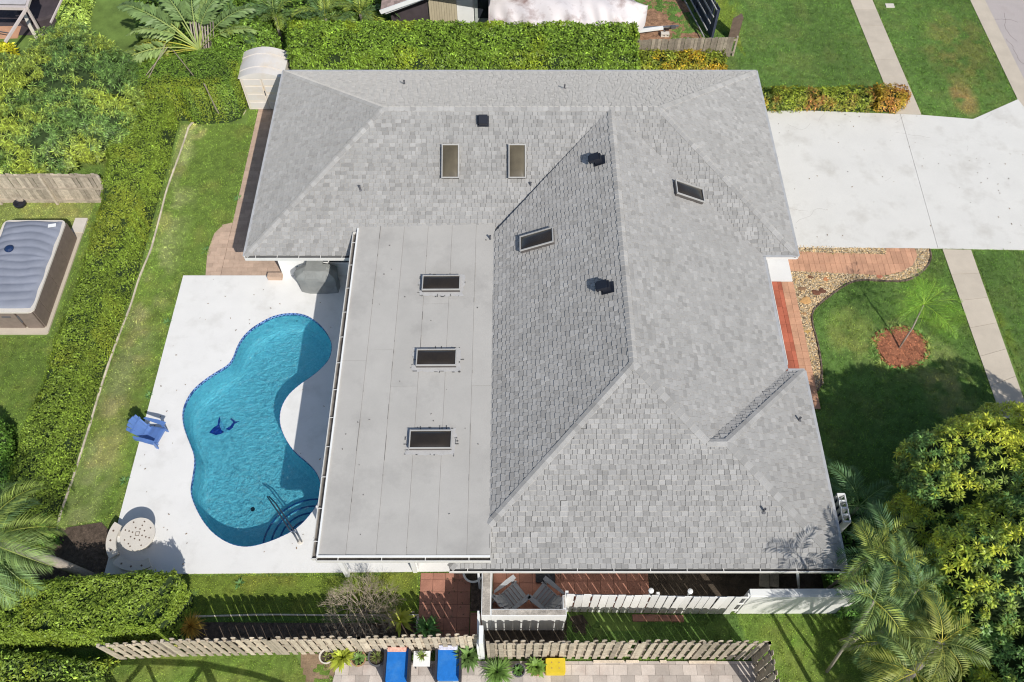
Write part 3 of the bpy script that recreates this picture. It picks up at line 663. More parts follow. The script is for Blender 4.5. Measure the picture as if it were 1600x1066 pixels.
for a, b, k1, k2 in edges:
    a = np.array(a); b = np.array(b); d = b-a; L = np.linalg.norm(d); d /= L; n = max(1, int(L/.20)); hx = d[:2]/np.linalg.norm(d[:2]); pr_ = np.array([-hx[1], hx[0]])
    def grad(k): f = PL[k]['f']; return np.array([f(1, 0)-f(0, 0), f(0, 1)-f(0, 0)])
    mid = (a+b)/2
    s1 = pr_ if inpoly([mid[0]+pr_[0]*.3], [mid[1]+pr_[1]*.3], PL[k1]['poly'])[0] else -pr_
    for i in range(n):
        p0 = a+d*(i*L/n); p1 = a+d*((i+1)*L/n+.02); w_ = .125; V = []
        for p_, hh in ((p0, .040), (p1, .022)):
            for sg, kk in ((s1, k1), (None, k1), (-s1, k2)):
                xy = p_[:2]+(sg*w_ if sg is not None else 0); dz = (grad(kk)@(sg*w_)) if sg is not None else 0
                V.append((xy[0], xy[1], p_[2]+dz+hh+(.006 if sg is None else 0)))
        V += [(x, y, z-.03) for x, y, z in V]
        Ff = [(0, 1, 4, 3), (1, 2, 5, 4), (6, 7, 1, 0), (7, 8, 2, 1), (0, 3, 9, 6), (5, 2, 8, 11)]
        if s1 @ pr_ > 0: Ff = [q[::-1] for q in Ff]
        tn = rg.choice([.85, .95, 1.0, 1.05, 1.12, 1.2])
        if capcount < 300:
            capcount += 1; key = (k1, k2, tn); Vn = np.array(V); c = Vn.mean(0)
            if key not in capcache: capcache[key] = rawmesh('ridge_cap', Vn-c, Ff, m_shingle, np.full(12, tn))
            link('ridge_cap', capcache[key], roof, c)
        else: caprest.raw(V, Ff, tn)
if caprest.n: caprest.add('ridge_cap', m_shingle, roof, tone=True, kind='stuff')
# ---- flat roof
FX0, FX1, FY0, FY1 = -5.50, -.62, 7.68, 19.85
fz = lambda x: 3.37+.05*(x-FX0)/(FX1-FX0)
flat = add('flat_roof', [(FX0, FY0, fz(FX0)-.02), (FX1, FY0, fz(FX1)-.02), (FX1, FY1, fz(FX1)-.02), (FX0, FY1, fz(FX0)-.02), (FX0, FY0, 3.15), (FX1, FY0, 3.15), (FX1, FY1, 3.15), (FX0, FY1, 3.15)],
           [(0, 1, 2, 3), (7, 6, 5, 4), (0, 4, 5, 1), (1, 5, 6, 2), (2, 6, 7, 3), (3, 7, 4, 0)], m_white, house)
xs = [FX0+.0, -4.72, -3.86, -3.0, -2.14, -1.28, FX1+.25]
for i in range(6):
    x0, x1 = xs[i], min(xs[i+1]+.0, FX1+.02)
    y = FY0+.01; cuts = [FY0+.01, random.uniform(11, 17), FY1-.0]
    for j in range(2):
        b = B(); X1 = x1-.006; Y0, Y1 = cuts[j]+(.006 if j else 0), cuts[j+1]
        yy = (lambda x: Y1)
        V = [(x0, Y0, fz(x0)+.004), (X1, Y0, fz(X1)+.016), (X1, Y1, fz(X1)+.016), (x0, Y1, fz(x0)+.004)]; V += [(x, y_, z-.03) for x, y_, z in V]
        b.raw(V, [(0, 1, 2, 3), (0, 4, 5, 1), (1, 5, 6, 2), (2, 6, 7, 3), (3, 7, 4, 0)], random.uniform(.97, 1.03)); b.add('membrane_strip', m_flat, flat, tone=True)
# dashes of tar and dirt along the lapped seams
tb = B(); rr = random.Random(4)
for x in xs[1:6]+[FX1-.02]:
    y = FY0+.2
    while y < FY1:
        L = rr.choice([.05, .1, .2, .5, .9])*rr.uniform(.6, 1.3)
        if rr.random() < .32: tb.box((x+rr.uniform(-.008, .008), min(y+L/2, FY1-.2), fz(x)+.019), (rr.uniform(.006, .016), L, .006), rr.uniform(-.02, .02))
        y += L+rr.uniform(.05, .7)
for _ in range(22):
    x, y = rr.uniform(FX0+.2, FX1-.1), rr.uniform(FY0+.2, FY1-.2); tb.box((x, y, fz(x)+.02), (rr.uniform(.01, .05), rr.uniform(.01, .05), .012), rr.uniform(0, 3))
tb.add('seam_tar', M('seam_tar', (.17, .16, .15), .85, .4, 6), flat, kind='stuff')
# edge metal of the flat roof
B().beam((FX0-.02, FY0-.02, 3.385), (FX0-.02, FY1-.2, 3.385), .05, .07).add('roof_edge_trim', m_white, flat)
B().beam((FX0-.02, FY0-.03, 3.385), (FX1, FY0-.03, 3.40), .05, .07).add('roof_edge_trim', m_white, flat)
# ---- fascia and soffit
def strip(a, b, z, ht, wd, mat, name, parent=house): return B().beam((a[0], a[1], z), (b[0], b[1], z), wd, ht).add(name, mat, parent)
loop = [(-9.57, 28.54), (-9.57, 18.79), (-5.55, 18.79)]
for a, b in [((-9.6, 28.57), (-9.6, 18.76)), ((-9.6, 28.57), (10.26, 28.57)), ((10.26, 28.57), (10.26, 18.76)), ((10.23, 18.76), (9.0, 18.76)), ((9.03, 18.73), (9.03, 14.08)), ((9.06, 14.05), (9.61, 14.05)), ((9.61, 14.02), (9.61, 7.46))]:
    strip(a, b, ZE-.075, .16, .03, m_white, 'fascia'); strip(a, b, ZE+.012, .022, .09, M('drip_edge', (.42, .42, .42), .5) if 'drip_edge' not in bpy.data.materials else bpy.data.materials['drip_edge'], 'drip_edge')
B().prism([(-9.55, 18.82), (-5.6, 18.82), (-5.6, 20.0), (-9.55, 20.0)], 2.66, 2.70).add('soffit', m_white, house)
# ---- gutters: trough, with brackets as sub-parts
m_gutd = M('gutter_dark_inside', (.17, .15, .13), .7, .3, 4)  # dark brown inside of the gutter troughs
def gutter(a, b, z, step, inner=m_gutin, wd=.13, label=None):
    a = np.array(a, float); b = np.array(b, float); L = np.linalg.norm(b-a); e = (b-a)/L; q = np.array([e[1], -e[0]])
    g = B().sweep([(0, 0), (0, -.12), (wd, -.12), (wd, 0), (wd+.022, 0), (wd+.022, -.14), (-.015, -.14), (-.015, 0), (0, 0)], (*a, z), (*b, z)).add('gutter', m_gutter, house)
    B().sweep([(.003, -.105), (wd-.003, -.105)], (*a, z), (*b, z)).add('gutter_floor', inner, g)
    for p_ in (a, b): B().box((*(p_+q*wd/2), z-.07), (.02 if abs(e[0]) > .5 else wd+.03, wd+.03 if abs(e[0]) > .5 else .02, .14)).add('gutter_end', m_gutter, g)
    n = int(L/step)
    for i in range(n):
        c = a+e*(i+.5)*L/n+q*wd/2
        B().beam((*(c-q*wd/2), z+.012), (*(c+q*(wd/2+.015)), z+.012), .022, .014).add('gutter_bracket', m_gutter, g)
gutter((-9.57, 18.84), (-5.7, 18.84), ZE-.02, .72)                      # left wing
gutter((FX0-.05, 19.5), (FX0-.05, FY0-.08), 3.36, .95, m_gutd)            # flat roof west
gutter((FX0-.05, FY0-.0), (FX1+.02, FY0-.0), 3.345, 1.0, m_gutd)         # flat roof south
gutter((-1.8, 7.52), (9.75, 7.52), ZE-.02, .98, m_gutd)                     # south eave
gutter((9.0, 14.3), (9.0, 18.6), ZE-.02, 1.0, m_pipe, .10)
# ---- walls
WALLS = [([(-9.03, 20.03), (9.4, 20.03), (9.4, 27.9), (-9.03, 27.9)], 2.76, 'left wing'), ([(-.9, 8.35), (8.2, 8.35), (8.2, 20.02), (-.9, 20.02)], 2.76, ''), ([(8.21, 8.35), (8.95, 8.35), (8.95, 13.5), (8.21, 13.5)], 2.76, ''), ([(-4.6, 9.6), (-.91, 9.6), (-.91, 20.02), (-4.6, 20.02)], 3.14, '')]
for poly, h, _ in WALLS: B().prism(poly, 0, h).add('wall', m_white, house)
def window(x0, x1, z0, z1, y, ny=-1, axis='x', dark=True):
    f = B(); t = .06
    def bx(a0, a1, c0, c1, d0, d1):
        if axis == 'x': return ((a0+a1)/2, (d0+d1)/2, (c0+c1)/2), (a1-a0, abs(d1-d0), c1-c0)
        return ((d0+d1)/2, (a0+a1)/2, (c0+c1)/2), (abs(d1-d0), a1-a0, c1-c0)
    for a0, a1, c0, c1 in ((x0-t, x1+t, z1, z1+t), (x0-t, x1+t, z0-t, z0), (x0-t, x0, z0, z1), (x1, x1+t, z0, z1), ((x0+x1)/2-.02, (x0+x1)/2+.02, z0, z1)): f.box(*bx(a0, a1, c0, c1, y, y+ny*.08))
    w = f.add('window', m_white, house); B().box(*bx(x0+.002, x1-.002, z0+.002, z1-.002, y+ny*.005, y+ny*.03)).add('pane', m_win, w); return w
window(-7.9, -6.2, .95, 1.95, 20.03)
for a, b in ((0.3, 1.6), (3.0, 4.4), (6.0, 7.4)): window(a, b, .9, 2.0, 8.35)
window(9.2, 11.2, .9, 2.0, 8.95, 1, 'y') if False else window(9.5, 11.2, .9, 2.0, 8.95, 1, 'y')
window(15.2, 16.4, .9, 2.0, 8.2, 1, 'y')
# front door and garage door
d = B().box((8.225, 18.9, 1.05), (.05, .95, 2.08)).add('door', m_woodd, house) if False else B().box((8.225, 18.9, 1.07), (.05, .95, 2.08)).add('door', m_black, house)
B().lathe([(.03, 0), (.03, .05)], (8.27, 18.55, 1.05), 8).add('handle', m_steel, d)
gd = B().box((9.42, 24.6, 1.08), (.04, 4.9, 2.14)).add('garage_door', m_white, house)
for i in range(4): B().box((9.446, 24.6, .3+i*.52), (.02, 4.7, .40)).add('door_panel', m_white, gd)
# white posts of the covered patio
for x, y in ((-5.25, 8.12), (-3.1, 8.26)): B().box((x, y, 1.6), (.13, .13, 3.1)).add('patio_post', m_white, house)
B().box((-3.05, 9.0, 1.6), (.12, 1.4, 3.0)).add('wall', m_white, house)
# ---- small bump grille on the right wall: white louvred shutter box (stack of openings)
sx, sy = 9.9, 9.4
ac = thing('white_trellis', 'white block screen standing against the right end of the house', 'screen', (10.05, 9.7, 0))
fr = B()
y0 = G(1316, 815, 2.3)[1]; y1 = G(1313, 772, 2.3)[1]; X0 = G(1312, 790, 2.3)[0]; 
for i in range(5): fr.box((X0+.12, y0+(y1-y0)*i/4, 1.15), (.24, .06, 2.3))
for z in (.1, .8, 1.5, 2.27): fr.box((X0+.23, (y0+y1)/2, z), (.03, (y1-y0), .08)); fr.box((X0+.01, (y0+y1)/2, z), (.03, (y1-y0), .08))
fr.add('frame', m_white, ac); B().box((X0+.12, (y0+y1)/2, 1.0), (.06, (y1-y0)-.06, 2.0)).add('panel', m_navy, ac)
# ---- skylights
def skylight(cx, cy, f, up, ln, wd, along, patch=False):
    """cx,cy centre; f plane height; up plan direction; ln long side, wd short side; along True when the long side runs up the slope"""
    up = np.array(up, float); g = f(up[0], up[1])-f(0, 0); sl = math.sqrt(1+g*g)
    ez = np.array([up[0], up[1], g])/sl; ex = np.array([up[1], -up[0], 0.]); n = np.cross(ex, ez); n = n if n[2] > 0 else -n
    R = np.stack([ex, ez, n], 1); c = np.array([cx, cy, f(cx, cy)])
    sx_, sy_ = (wd, ln) if along else (ln, wd)
    b = B(); b.box((0, 0, .05), (sx_, sy_, .20)); b.move(R, c); s = b.add('skylight', m_frame_d, house)
    b = B(); t = .034
    for cc, dd in (((0, sy_/2-t/2+.01, .165), (sx_+.03, t, .05)), ((0, -sy_/2+t/2-.01, .165), (sx_+.03, t, .05)), ((-sx_/2+t/2-.01, 0, .165), (t, sy_-2*t+.02, .05)), ((sx_/2-t/2+.01, 0, .165), (t, sy_-2*t+.02, .05))): b.box(cc, dd)
    b.move(R, c); b.add('frame', m_frame, s)
    # low domed bronze pane
    V = []; F = []; N = 10
    for j in range(N+1):
        for i in range(N+1):
            x = (i/N-.5)*(sx_-2*t+.02); y = (j/N-.5)*(sy_-2*t+.02); hgt = .155+.06*(1-(2*i/N-1)**4)*(1-(2*j/N-1)**4)
            V.append((x, y, hgt))
    F = [(j*(N+1)+i, j*(N+1)+i+1, (j+1)*(N+1)+i+1, (j+1)*(N+1)+i) for j in range(N) for i in range(N)]
    b = B(); b.raw(V, F); b.move(R, c); b.add('pane', m_glass2 if (along and abs(up[1]) > .5) else m_glass, s, smooth=True)
    if patch:
        b = B(); rr = random.Random(int(cy*10)); pts = []
        for i in range(48):
            a = 2*math.pi*i/48; q = max(abs(math.cos(a))/(sx_/2+.16), abs(math.sin(a))/(sy_/2+.13)); pts.append((math.cos(a)/q*rr.uniform(.93, 1.06), math.sin(a)/q*rr.uniform(.9, 1.08), .022))
        b.raw(pts, [tuple(range(48))]); b.move(R, c); b.add('roof_patch', m_tar2, s)
        for k in range(26):
            i = rr.randrange(48); p_ = np.array(pts[i])*rr.uniform(.95, 1.03); b = B() if k == 0 else b
            b.box((p_[0], p_[1], .026), (rr.uniform(.02, .14), rr.uniform(.012, .03), .006), rr.choice([0, math.pi/2]))
            if k == 0: tarb = b
        tarb.V = [tuple(v) for v in (np.array(tarb.V)@R.T+c)]; tarb.add('tar_bead', m_tarb, s, kind='stuff')
m_tar2 = M('roof_patch', (.44, .43, .42), .85, .06, 5, .2, fine=.08); m_tarb = M('tar_bead', (.09, .09, .09), .8)
m_sb = lambda k: PL[k]['f']
def onroof(u, v, k):
    f = PL[k]['f'] if k in PL else (lambda x, y: fz(x)); g = np.array([f(1, 0)-f(0, 0), f(0, 1)-f(0, 0)])
    return onplane(u, v, (-g[0], -g[1], 1), f(0, 0))
for (u, v, k, ln, wd, al) in [(704, 254, 'south_main', 1.22, .60, True), (808, 254, 'south_main', 1.22, .60, True), (841, 378, 'west', 1.22, .62, True), (1074, 303, 'east', 1.15, .62, True)]:
    q = onroof(u, v, k); skylight(q[0], q[1], PL[k]['f'], PL[k]['up'], ln, wd, al)
for (u, v) in [(690, 446), (682.5, 562.5), (673.5, 690)]:
    q = onroof(u, v, 'flat'); skylight(q[0], q[1], lambda x, y: fz(x), (1, 0), 1.28, .60, True, True)
# ---- vents
def boxvent(u, v, k, s=.32, rot=0, neck=False):
    q = onroof(u, v, k); f = PL[k]['f']; up = np.array(PL[k]['up'], float); g = f(up[0], up[1])-f(0, 0); ez = np.array([up[0], up[1], g]); ez /= np.linalg.norm(ez); ex = np.array([up[1], -up[0], 0.]); n = np.cross(ex, ez); n = n if n[2] > 0 else -n
    R = np.stack([ex, ez, n], 1)@RZ(rot); b = B()
    if neck:
        b.box((0, 0, .03), (.42, .42, .012)); b.box((0, -.02, .14), (.28, .26, .22)); b.box((0, -.12, .25), (.32, .34, .10)); b.box((0, -.30, .2), (.26, .06, .16))
    else:
        b.box((0, 0, .03), (s*1.3, s*1.3, .012)); b.box((0, 0, .12), (s*.8, s*.8, .18)); b.box((0, 0, .22), (s, s*1.05, .07)); b.box((0, -s*.5, .17), (s*.9, .03, .1))
    b.move(R, q); b.add('roof_vent', m_black, house)
boxvent(755, 190, 'south_main'); boxvent(937, 252, 'west', neck=True); boxvent(950, 451, 'west', neck=True)
for (u, v, k) in [(632, 132, 'north'), (882, 139, 'north'), (563, 296, 'south_main'), (829, 291, 'west'), (1248, 657, 'bump_east'), (1193, 799, 'south_b'), (766, 374, 'flat')]:
    q = onroof(u, v, k); b = B().lathe([(.09, 0.0), (.05, .03), (.032, .04), (.032, .22), (.038, .22), (.038, .20)], q-np.array([0, 0, .02]), 10); b.add('vent_pipe', m_pipe, house)
# downspouts
B().tube([G(1246, 893, 2.7), G(1247, 905, 1.4), G(1248, 917, .1)], .045, 6).add('downspout', m_white, house)
B().tube([(-1.1, 7.45, 2.75), (-1.0, 7.6, 2.3), (-1.02, 7.7, .1)], .04, 6).add('downspout', m_white, house)
# stains are left to the membrane material
# electric outlet cover beside the grill
B().box((-8.35, 20.0, .55), (.14, .05, .16)).add('outlet_cover', m_frame, house)
# ================================================================ FENCES
def picket_fence(name, label, pts, h, w_, gap, mat, tones, cap=None, double=True, rails=(.25, .95, 1.6), side=-1, lean=0., cat='fence', dog=True, post_every=2.4, th=.02, railmat=None, bars=True):
    """pts polyline in XY; pickets are parts; side=-1 puts the front pickets on the camera side"""
    P = [np.array(p, float) for p in pts]; t = thing(name, label, cat, (*P[0], 0)); cache = {}
    for s in range(len(P)-1):
        a, b_ = P[s], P[s+1]; L = np.linalg.norm(b_-a); e = (b_-a)/L; q = np.array([e[1], -e[0]]); an = math.atan2(e[1], e[0]); pitch = w_+gap; n = int(L/pitch)
        for row in ((0, 1) if double else (0,)):
            for i in range(n+(0 if row == 0 else 0)):
                tn = random.choice(tones)*random.uniform(.88, 1.1); hh = h+random.uniform(-.02, .02); key = (round(tn*8), round(hh*40))
                if key not in cache:
                    b = B(); x = w_/2; c = .035 if dog else 0
                    b.raw([(-x, -th/2, 0), (x, -th/2, 0), (x, -th/2, hh-c), (x-c, -th/2, hh), (-x+c, -th/2, hh), (-x, -th/2, hh-c), (-x, th/2, 0), (x, th/2, 0), (x, th/2, hh-c), (x-c, th/2, hh), (-x+c, th/2, hh), (-x, th/2, hh-c)],
                          [(0, 1, 2, 3, 4, 5), (11, 10, 9, 8, 7, 6)]+[(i_, 6+i_, 6+(i_+1) % 6, (i_+1) % 6) for i_ in range(6)], tn); cache[key] = b.mesh('picket', mat, tone=True)
                c = a+e*((i+.5)*pitch+(pitch/2 if row else 0))+q*(.035 if row == 0 else -.035)*(1 if side < 0 else -1)
                if (c-a)@e > L-w_*.4: continue
                link('picket', cache[key], t, (*c, .02), (lean+random.uniform(-.012, .012), random.uniform(-.012, .012), an+random.uniform(-.02, .02)))
        for z in rails: B().beam((*a, z*h/1.8), (*b_, z*h/1.8), .04 if double else .035, .085, random.choice(tones)).add('rail', railmat or mat, t, tone=True)
        m = max(1, round(L/post_every))
        for i in range(m+1):
            c = a+(b_-a)*i/m-q*(0 if double else .05)*(1 if side < 0 else -1); b = B().box((*c, h/2-.01), (.09, .09, h-.02), an, random.choice(tones)); b.add('post', railmat or mat, t, tone=True)
    return t
gy = lambda u, v, h: tuple(G(u, v, h)[:2])
picket_fence('picket_fence', 'weathered grey shadowbox picket fence left of the white courtyard post', [gy(150, 1007, 1.85), gy(240, 1001.5, 1.85)], 1.75, .140, .115, m_wood, [.95, 1.1, 1.2, 1.0])
picket_fence('picket_fence', 'long pale weathered picket fence along the dark mulch bed', [gy(252, 1001, 1.9), gy(420, 998, 1.9), gy(560, 996.5, 1.9), gy(748, 993, 1.9)], 1.88, .140, .115, m_wood, [1.0, 1.15, 1.3, 1.2, .9])
picket_fence('picket_fence', 'worn grey picket fence above the travertine patio, right of the white courtyard post', [gy(762, 1004, 2.05), gy(1000, 1003, 2.05), gy(1203, 1004.5, 2.05), gy(1216, 1085, 1.9)], 2.05, .140, .115, m_wood, [.7, .95, 1.1, 1.0, .8])
b = B().box((*gy(753, 1003, 1.2), 1.05), (.12, .5, 2.1)); wpst = b.add('boundary_post', m_white, None, label='white boundary post where the two picket fences meet', cat='post')
# white vinyl fence
WFa = gy(886, 927.5, 1.9); WFb = gy(1172, 931.5, 1.9); WFc = gy(1345, 931, 1.9)
wf = picket_fence('white_fence', 'white board fence with dark gaps below the right half of the roof', [WFa, WFb], 1.88, .215, .032, m_vinyl, [1.0, .97, 1.02], double=False, dog=False, rails=(.3, 1.0, 1.65), post_every=3.2)
b = B(); a = np.array(WFb); c = np.array(WFc); e = (c-a)/np.linalg.norm(c-a)
wl = thing('white_wall', 'smooth white garden wall continuing the white fence to the palms', 'wall', (*a, 0))
b = B().beam((*(a+e*.02), .93), (*c, .93), .05, 1.86); b.add('face_panel', m_vinyl, wl)
B().beam((*(a+e*.02+[0, .12]), .95), (*(c+[0, .12]), .95), .18, 1.90).add('wall_core', m_white, wl)
# courtyard wall of rendered block, bare grey top
cw = thing('courtyard_wall', 'low white block wall with a bare grey top round the grey chairs', 'wall', (0, 6.5, 0))
H_ = 1.72
for poly in ([(-.90, 6.42), (-.62, 6.42), (-.62, 8.33), (-.90, 8.33)], [(-.615, 6.42), (1.60, 6.42), (1.60, 6.62), (-.615, 6.62)], [(1.50, 6.625), (1.60, 6.625), (1.60, 7.02), (1.50, 7.02)]):
    B().prism(poly, 0, H_).add('wall_leg', m_white, cw)
    B().prism(inset(poly, .025), H_, H_+.012).add('wall_cap', M('bare_block', (.40, .36, .31), .95, .35, 6, .4, fine=.3, stain=(.62, .6, .56), stain_amt=.7, stain_scale=2) if 'bare_block' not in bpy.data.materials else bpy.data.materials['bare_block'], cw)
B().prism([(-1.02, 5.55), (-.95, 5.55), (-.95, 6.6), (-1.02, 6.6)], 0, 1.6).add('garden_screen', m_white, None, label='thin white screen between the terracotta paving and the courtyard wall', cat='screen')
# neighbour's fence behind the swim spa, seen from the rail side
picket_fence('wooden_fence', 'tan wooden fence with brown stains beyond the swim spa', [gy(-30, 274, 1.7), gy(153, 274, 1.7)], 1.72, .15, .012, m_wood, [1.1, .9, .75, 1.2], double=False, side=1, rails=(.2, .95, 1.7), dog=False)
# top right
picket_fence('wooden_fence', 'leaning brown weathered fence above the croton hedge', [gy(998, 62.5, 1.13), gy(1153, 57.5, 1.13)], 1.13, .145, .01, m_wood, [.45, .6, .8, .5], double=False, rails=(.4, 1.5), dog=False)
wb = picket_fence('rail_fence', 'dark blue fence with five pale rails running away behind the wooden fence', [gy(1112, 64, 0), gy(1064, -25, 0)], 1.75, .15, .02, m_darkfence, [1, .8, 1.3, 1.1], double=False, rails=(), dog=False)
for z, off in ((.25, .42), (.62, .34), (1.0, .26), (1.35, .18), (1.7, .08)):
    a = np.array(gy(1112, 64, 0))-[off, 0]; c = np.array(gy(1064, -25, 0))-[off, 0]
    B().beam((*a, z), (*c, z), .05, .05).add('rail', m_fencerail, wb)
B().prism([gy(1137, 62, 0), gy(1153, 60, 0), gy(1150, 54, 0)], 0, 1.2).add('corner_post', m_woodd, None, label='dark post at the corner of the leaning fence', cat='post', tone=True)

# ================================================================ FOLIAGE
def leafset(P, N, L, W, flat=.5, rnd=1.0, rng=RNG):
    """one pointed leaf (2 triangles) per point; flat=1 lies in the surface"""
    n = len(P); r = rng.normal(size=(n, 3)); r /= np.linalg.norm(r, axis=1)[:, None]
    tang = r-(r*N).sum(1)[:, None]*N; tang /= np.linalg.norm(tang, axis=1)[:, None]+1e-9
    d = tang*flat+N*(1-flat)*rng.uniform(-.2, 1.0, (n, 1)); d /= np.linalg.norm(d, axis=1)[:, None]+1e-9
    s = np.cross(d, N+rng.normal(size=(n, 3))*.5*rnd); s /= np.linalg.norm(s, axis=1)[:, None]+1e-9
    L = L*rng.uniform(.7, 1.25, (n, 1)); W = W*rng.uniform(.8, 1.2, (n, 1))
    V = np.stack([P, P+d*L*.5+s*W*.5, P+d*L, P+d*L*.5-s*W*.5], 1)
    F = np.array([[0, 1, 2, 3]])[None]+4*np.arange(n)[:, None, None]
    return V.reshape(-1, 3), F.reshape(-1, 4)
def tones(n, per, base, spread=.25, seed=0, P=None, alt=None, alt_amt=.0, alt_scale=1.2):
    t = np.array(base)[None]*RNG.lognormal(0, spread, (n, 1))
    if alt is not None:
        m = (fbm(P[:, 0], P[:, 1], alt_scale, seed) > 1-alt_amt-.15)*RNG.uniform(0, 1, n) if False else np.clip((fbm(P[:, 0], P[:, 1], alt_scale, seed)-(.62-alt_amt))*6, 0, 1)*RNG.uniform(.2, 1, n)
        t = t*(1-m[:, None])+np.array(alt)[None]*RNG.lognormal(0, spread, (n, 1))*m[:, None]
    if P is not None: t = t*(.66+.68*fbm(P[:, 0]+P[:, 2]*.7, P[:, 1]+P[:, 2]*.3, .42, seed+20))[:, None]
    return np.repeat(t, per, axis=0)
def hedge(label, poly, h, leaf=(.085, .04), dens=900, base=(1, 1, 1), alt=None, alt_amt=.1, seed=1, name='hedge', cat='hedge', mat=None, lump=.10, spread=.28, rnd=.22, z0=.05):
    poly = ccw(poly); A = np.array(poly); t = thing(name, label, cat, (*A.mean(0), 0))
    # top surface grid core
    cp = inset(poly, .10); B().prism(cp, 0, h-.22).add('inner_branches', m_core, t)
    lo, hi = A.min(0), A.max(0); n = int((hi-lo).prod()*dens); X = RNG.uniform(lo[0], hi[0], n); Y = RNG.uniform(lo[1], hi[1], n)
    k = inpoly(X, Y, poly); X = X[k]; Y = Y[k]; d = distpoly(X, Y, poly)
    bump = (fbm(X, Y, .55, seed)-.5)*lump*2.2+(fbm(X, Y, .2, seed+5)-.5)*lump
    Z = h+bump-rnd*np.exp(-d/.12)-RNG.uniform(0, .09, len(X))
    # gaps that show the dark inside
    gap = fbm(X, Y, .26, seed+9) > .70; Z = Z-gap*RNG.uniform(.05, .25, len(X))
    N = np.tile([0, 0, 1.], (len(X), 1)); gx = (fbm(X+.05, Y, .55, seed)-fbm(X-.05, Y, .55, seed))*lump*12; gy_ = (fbm(X, Y+.05, .55, seed)-fbm(X, Y-.05, .55, seed))*lump*12
    N[:, 0] = -gx; N[:, 1] = -gy_
    Ps = [np.stack([X, Y, Z], 1)]; Ns = [N]
    for i in range(len(poly)):
        a = A[i]; b = A[(i+1) % len(A)]; L = np.linalg.norm(b-a)
        if L < .01: continue
        e = (b-a)/L; nn = np.array([e[1], -e[0]]); m = int(L*h*dens*.75); s = RNG.uniform(0, L, m); z = h*RNG.uniform(0, 1, m)**.7
        off = (fbm(a[0]+e[0]*s, a[1]+e[1]*s+z, .4, seed+3)-.5)*lump*1.5-RNG.uniform(0, .1, m)-.06*(z/h)**6
        P = np.stack([a[0]+e[0]*s+nn[0]*off, a[1]+e[1]*s+nn[1]*off, z*.97+z0], 1); Ps.append(P); Ns.append(np.tile([nn[0], nn[1], .5], (m, 1)))
    P = np.concatenate(Ps); N = np.concatenate(Ns); P[:, 0] += (fbm(P[:, 1]*1.3, P[:, 2], .9, seed+31)-.5)*lump*1.1; P[:, 1] += (fbm(P[:, 0]*1.3, P[:, 2], .9, seed+33)-.5)*lump*.9; N /= np.linalg.norm(N, axis=1)[:, None]
    V, F = leafset(P, N, leaf[0], leaf[1], .75)
    add('foliage', V, F, mat or m_leaf, t, tones(len(P), 4, base, spread, seed, P, alt, alt_amt), kind='stuff')
    return t
HL = [(-14.85, 28.4), (-14.78, 26.8), (-14.75, 24.0), (-14.7, 20.5), (-14.82, 17.5), (-14.95, 14.5), (-14.98, 12), (-15.0, 10.5), (-15.1, 8.9), (-16.1, 9.0), (-16.3, 12), (-16.25, 15), (-16.2, 19), (-16.3, 22), (-16.6, 24.5), (-17.1, 27.2), (-17.0, 28.4)]
hedge('long clipped hedge between the swim spa and the pool lawn', HL, 1.62, base=(1.05, 1.0, .85), alt=(1.45, 1.1, .8), alt_amt=.08, seed=3, dens=1000, rnd=.38, lump=.19, spread=.36)
hedge('broad hedge beneath the banana leaves, left of the beige shed', [(-14.6, 28.6), (-14.0, 28.35), (-12.6, 28.5), (-12.1, 28.8), (-11.9, 29.6), (-12.0, 31.0), (-13.2, 31.2), (-15.6, 30.6), (-17.0, 29.8), (-17.0, 28.45)], 2.1, base=(.85, .95, .85), seed=5, dens=800, alt=(1.5, 1.15, .7), alt_amt=.1)
hedge('clipped hedge at the lower left beside the round stone table', [(-16.2, 5.85), (-10.35, 5.95), (-10.0, 6.3), (-9.92, 7.4), (-10.2, 7.78), (-12.0, 7.72), (-14.2, 7.6), (-16.2, 7.6)], 1.75, base=(1.15, 1.08, .9), seed=9, dens=1050, rnd=.45, lump=.30, alt=(1.5, 1.2, .7), alt_amt=.08, leaf=(.10, .045))
hedge('tall glossy hedge along the back of the house', [(-9.75, 30.2), (5.55, 30.2), (5.6, 32.3), (-10.1, 32.4), (-9.9, 31.2)], 2.55, leaf=(.125, .065), dens=560, base=(.95, 1.0, .75), alt=(1.5, 1.25, .6), alt_amt=.08, seed=13, lump=.22, spread=.4)
CRO = (2.6, .95, .5)
hedge('short orange tinted croton hedge in front of the leaning brown fence', [(5.8, 31.3), (9.9, 31.3), (9.9, 32.5), (5.8, 32.5)], .85, leaf=(.15, .06), dens=420, base=(1.3, 1.05, .8), alt=(2.9, 1.1, .5), alt_amt=.12, seed=17, lump=.2, spread=.4, name='croton_hedge')
hedge('low croton hedge tucked behind the top right corner of the roof', [(10.0, 30.9), (11.6, 30.2), (12.2, 29.2), (11.2, 29.2), (10.0, 30.0)], .6, leaf=(.14, .06), dens=350, base=(.9, .8, .8), alt=(3., 1.1, .5), alt_amt=.06, seed=19, lump=.2, spread=.4, name='croton_hedge')
hedge('long red and green croton hedge above the driveway', [(11.7, 29.22), (16.15, 29.2), (16.2, 30.1), (11.7, 30.15)], .78, leaf=(.13, .05), dens=520, base=(1.35, 1.1, .8), alt=(2.5, .62, 1.5), alt_amt=.12, seed=23, lump=.2, spread=.4, name='croton_hedge')
hedge('round end clump of orange croton beside the sidewalk', [(16.4, 29.2), (17.4, 29.15), (17.85, 29.5), (17.8, 30.0), (17.3, 30.25), (16.4, 30.2)], .8, leaf=(.13, .05), dens=520, base=(2.2, 1.05, .7), alt=(2.7, .7, 1.6), alt_amt=.18, seed=27, lump=.2, spread=.4, name='croton_hedge')
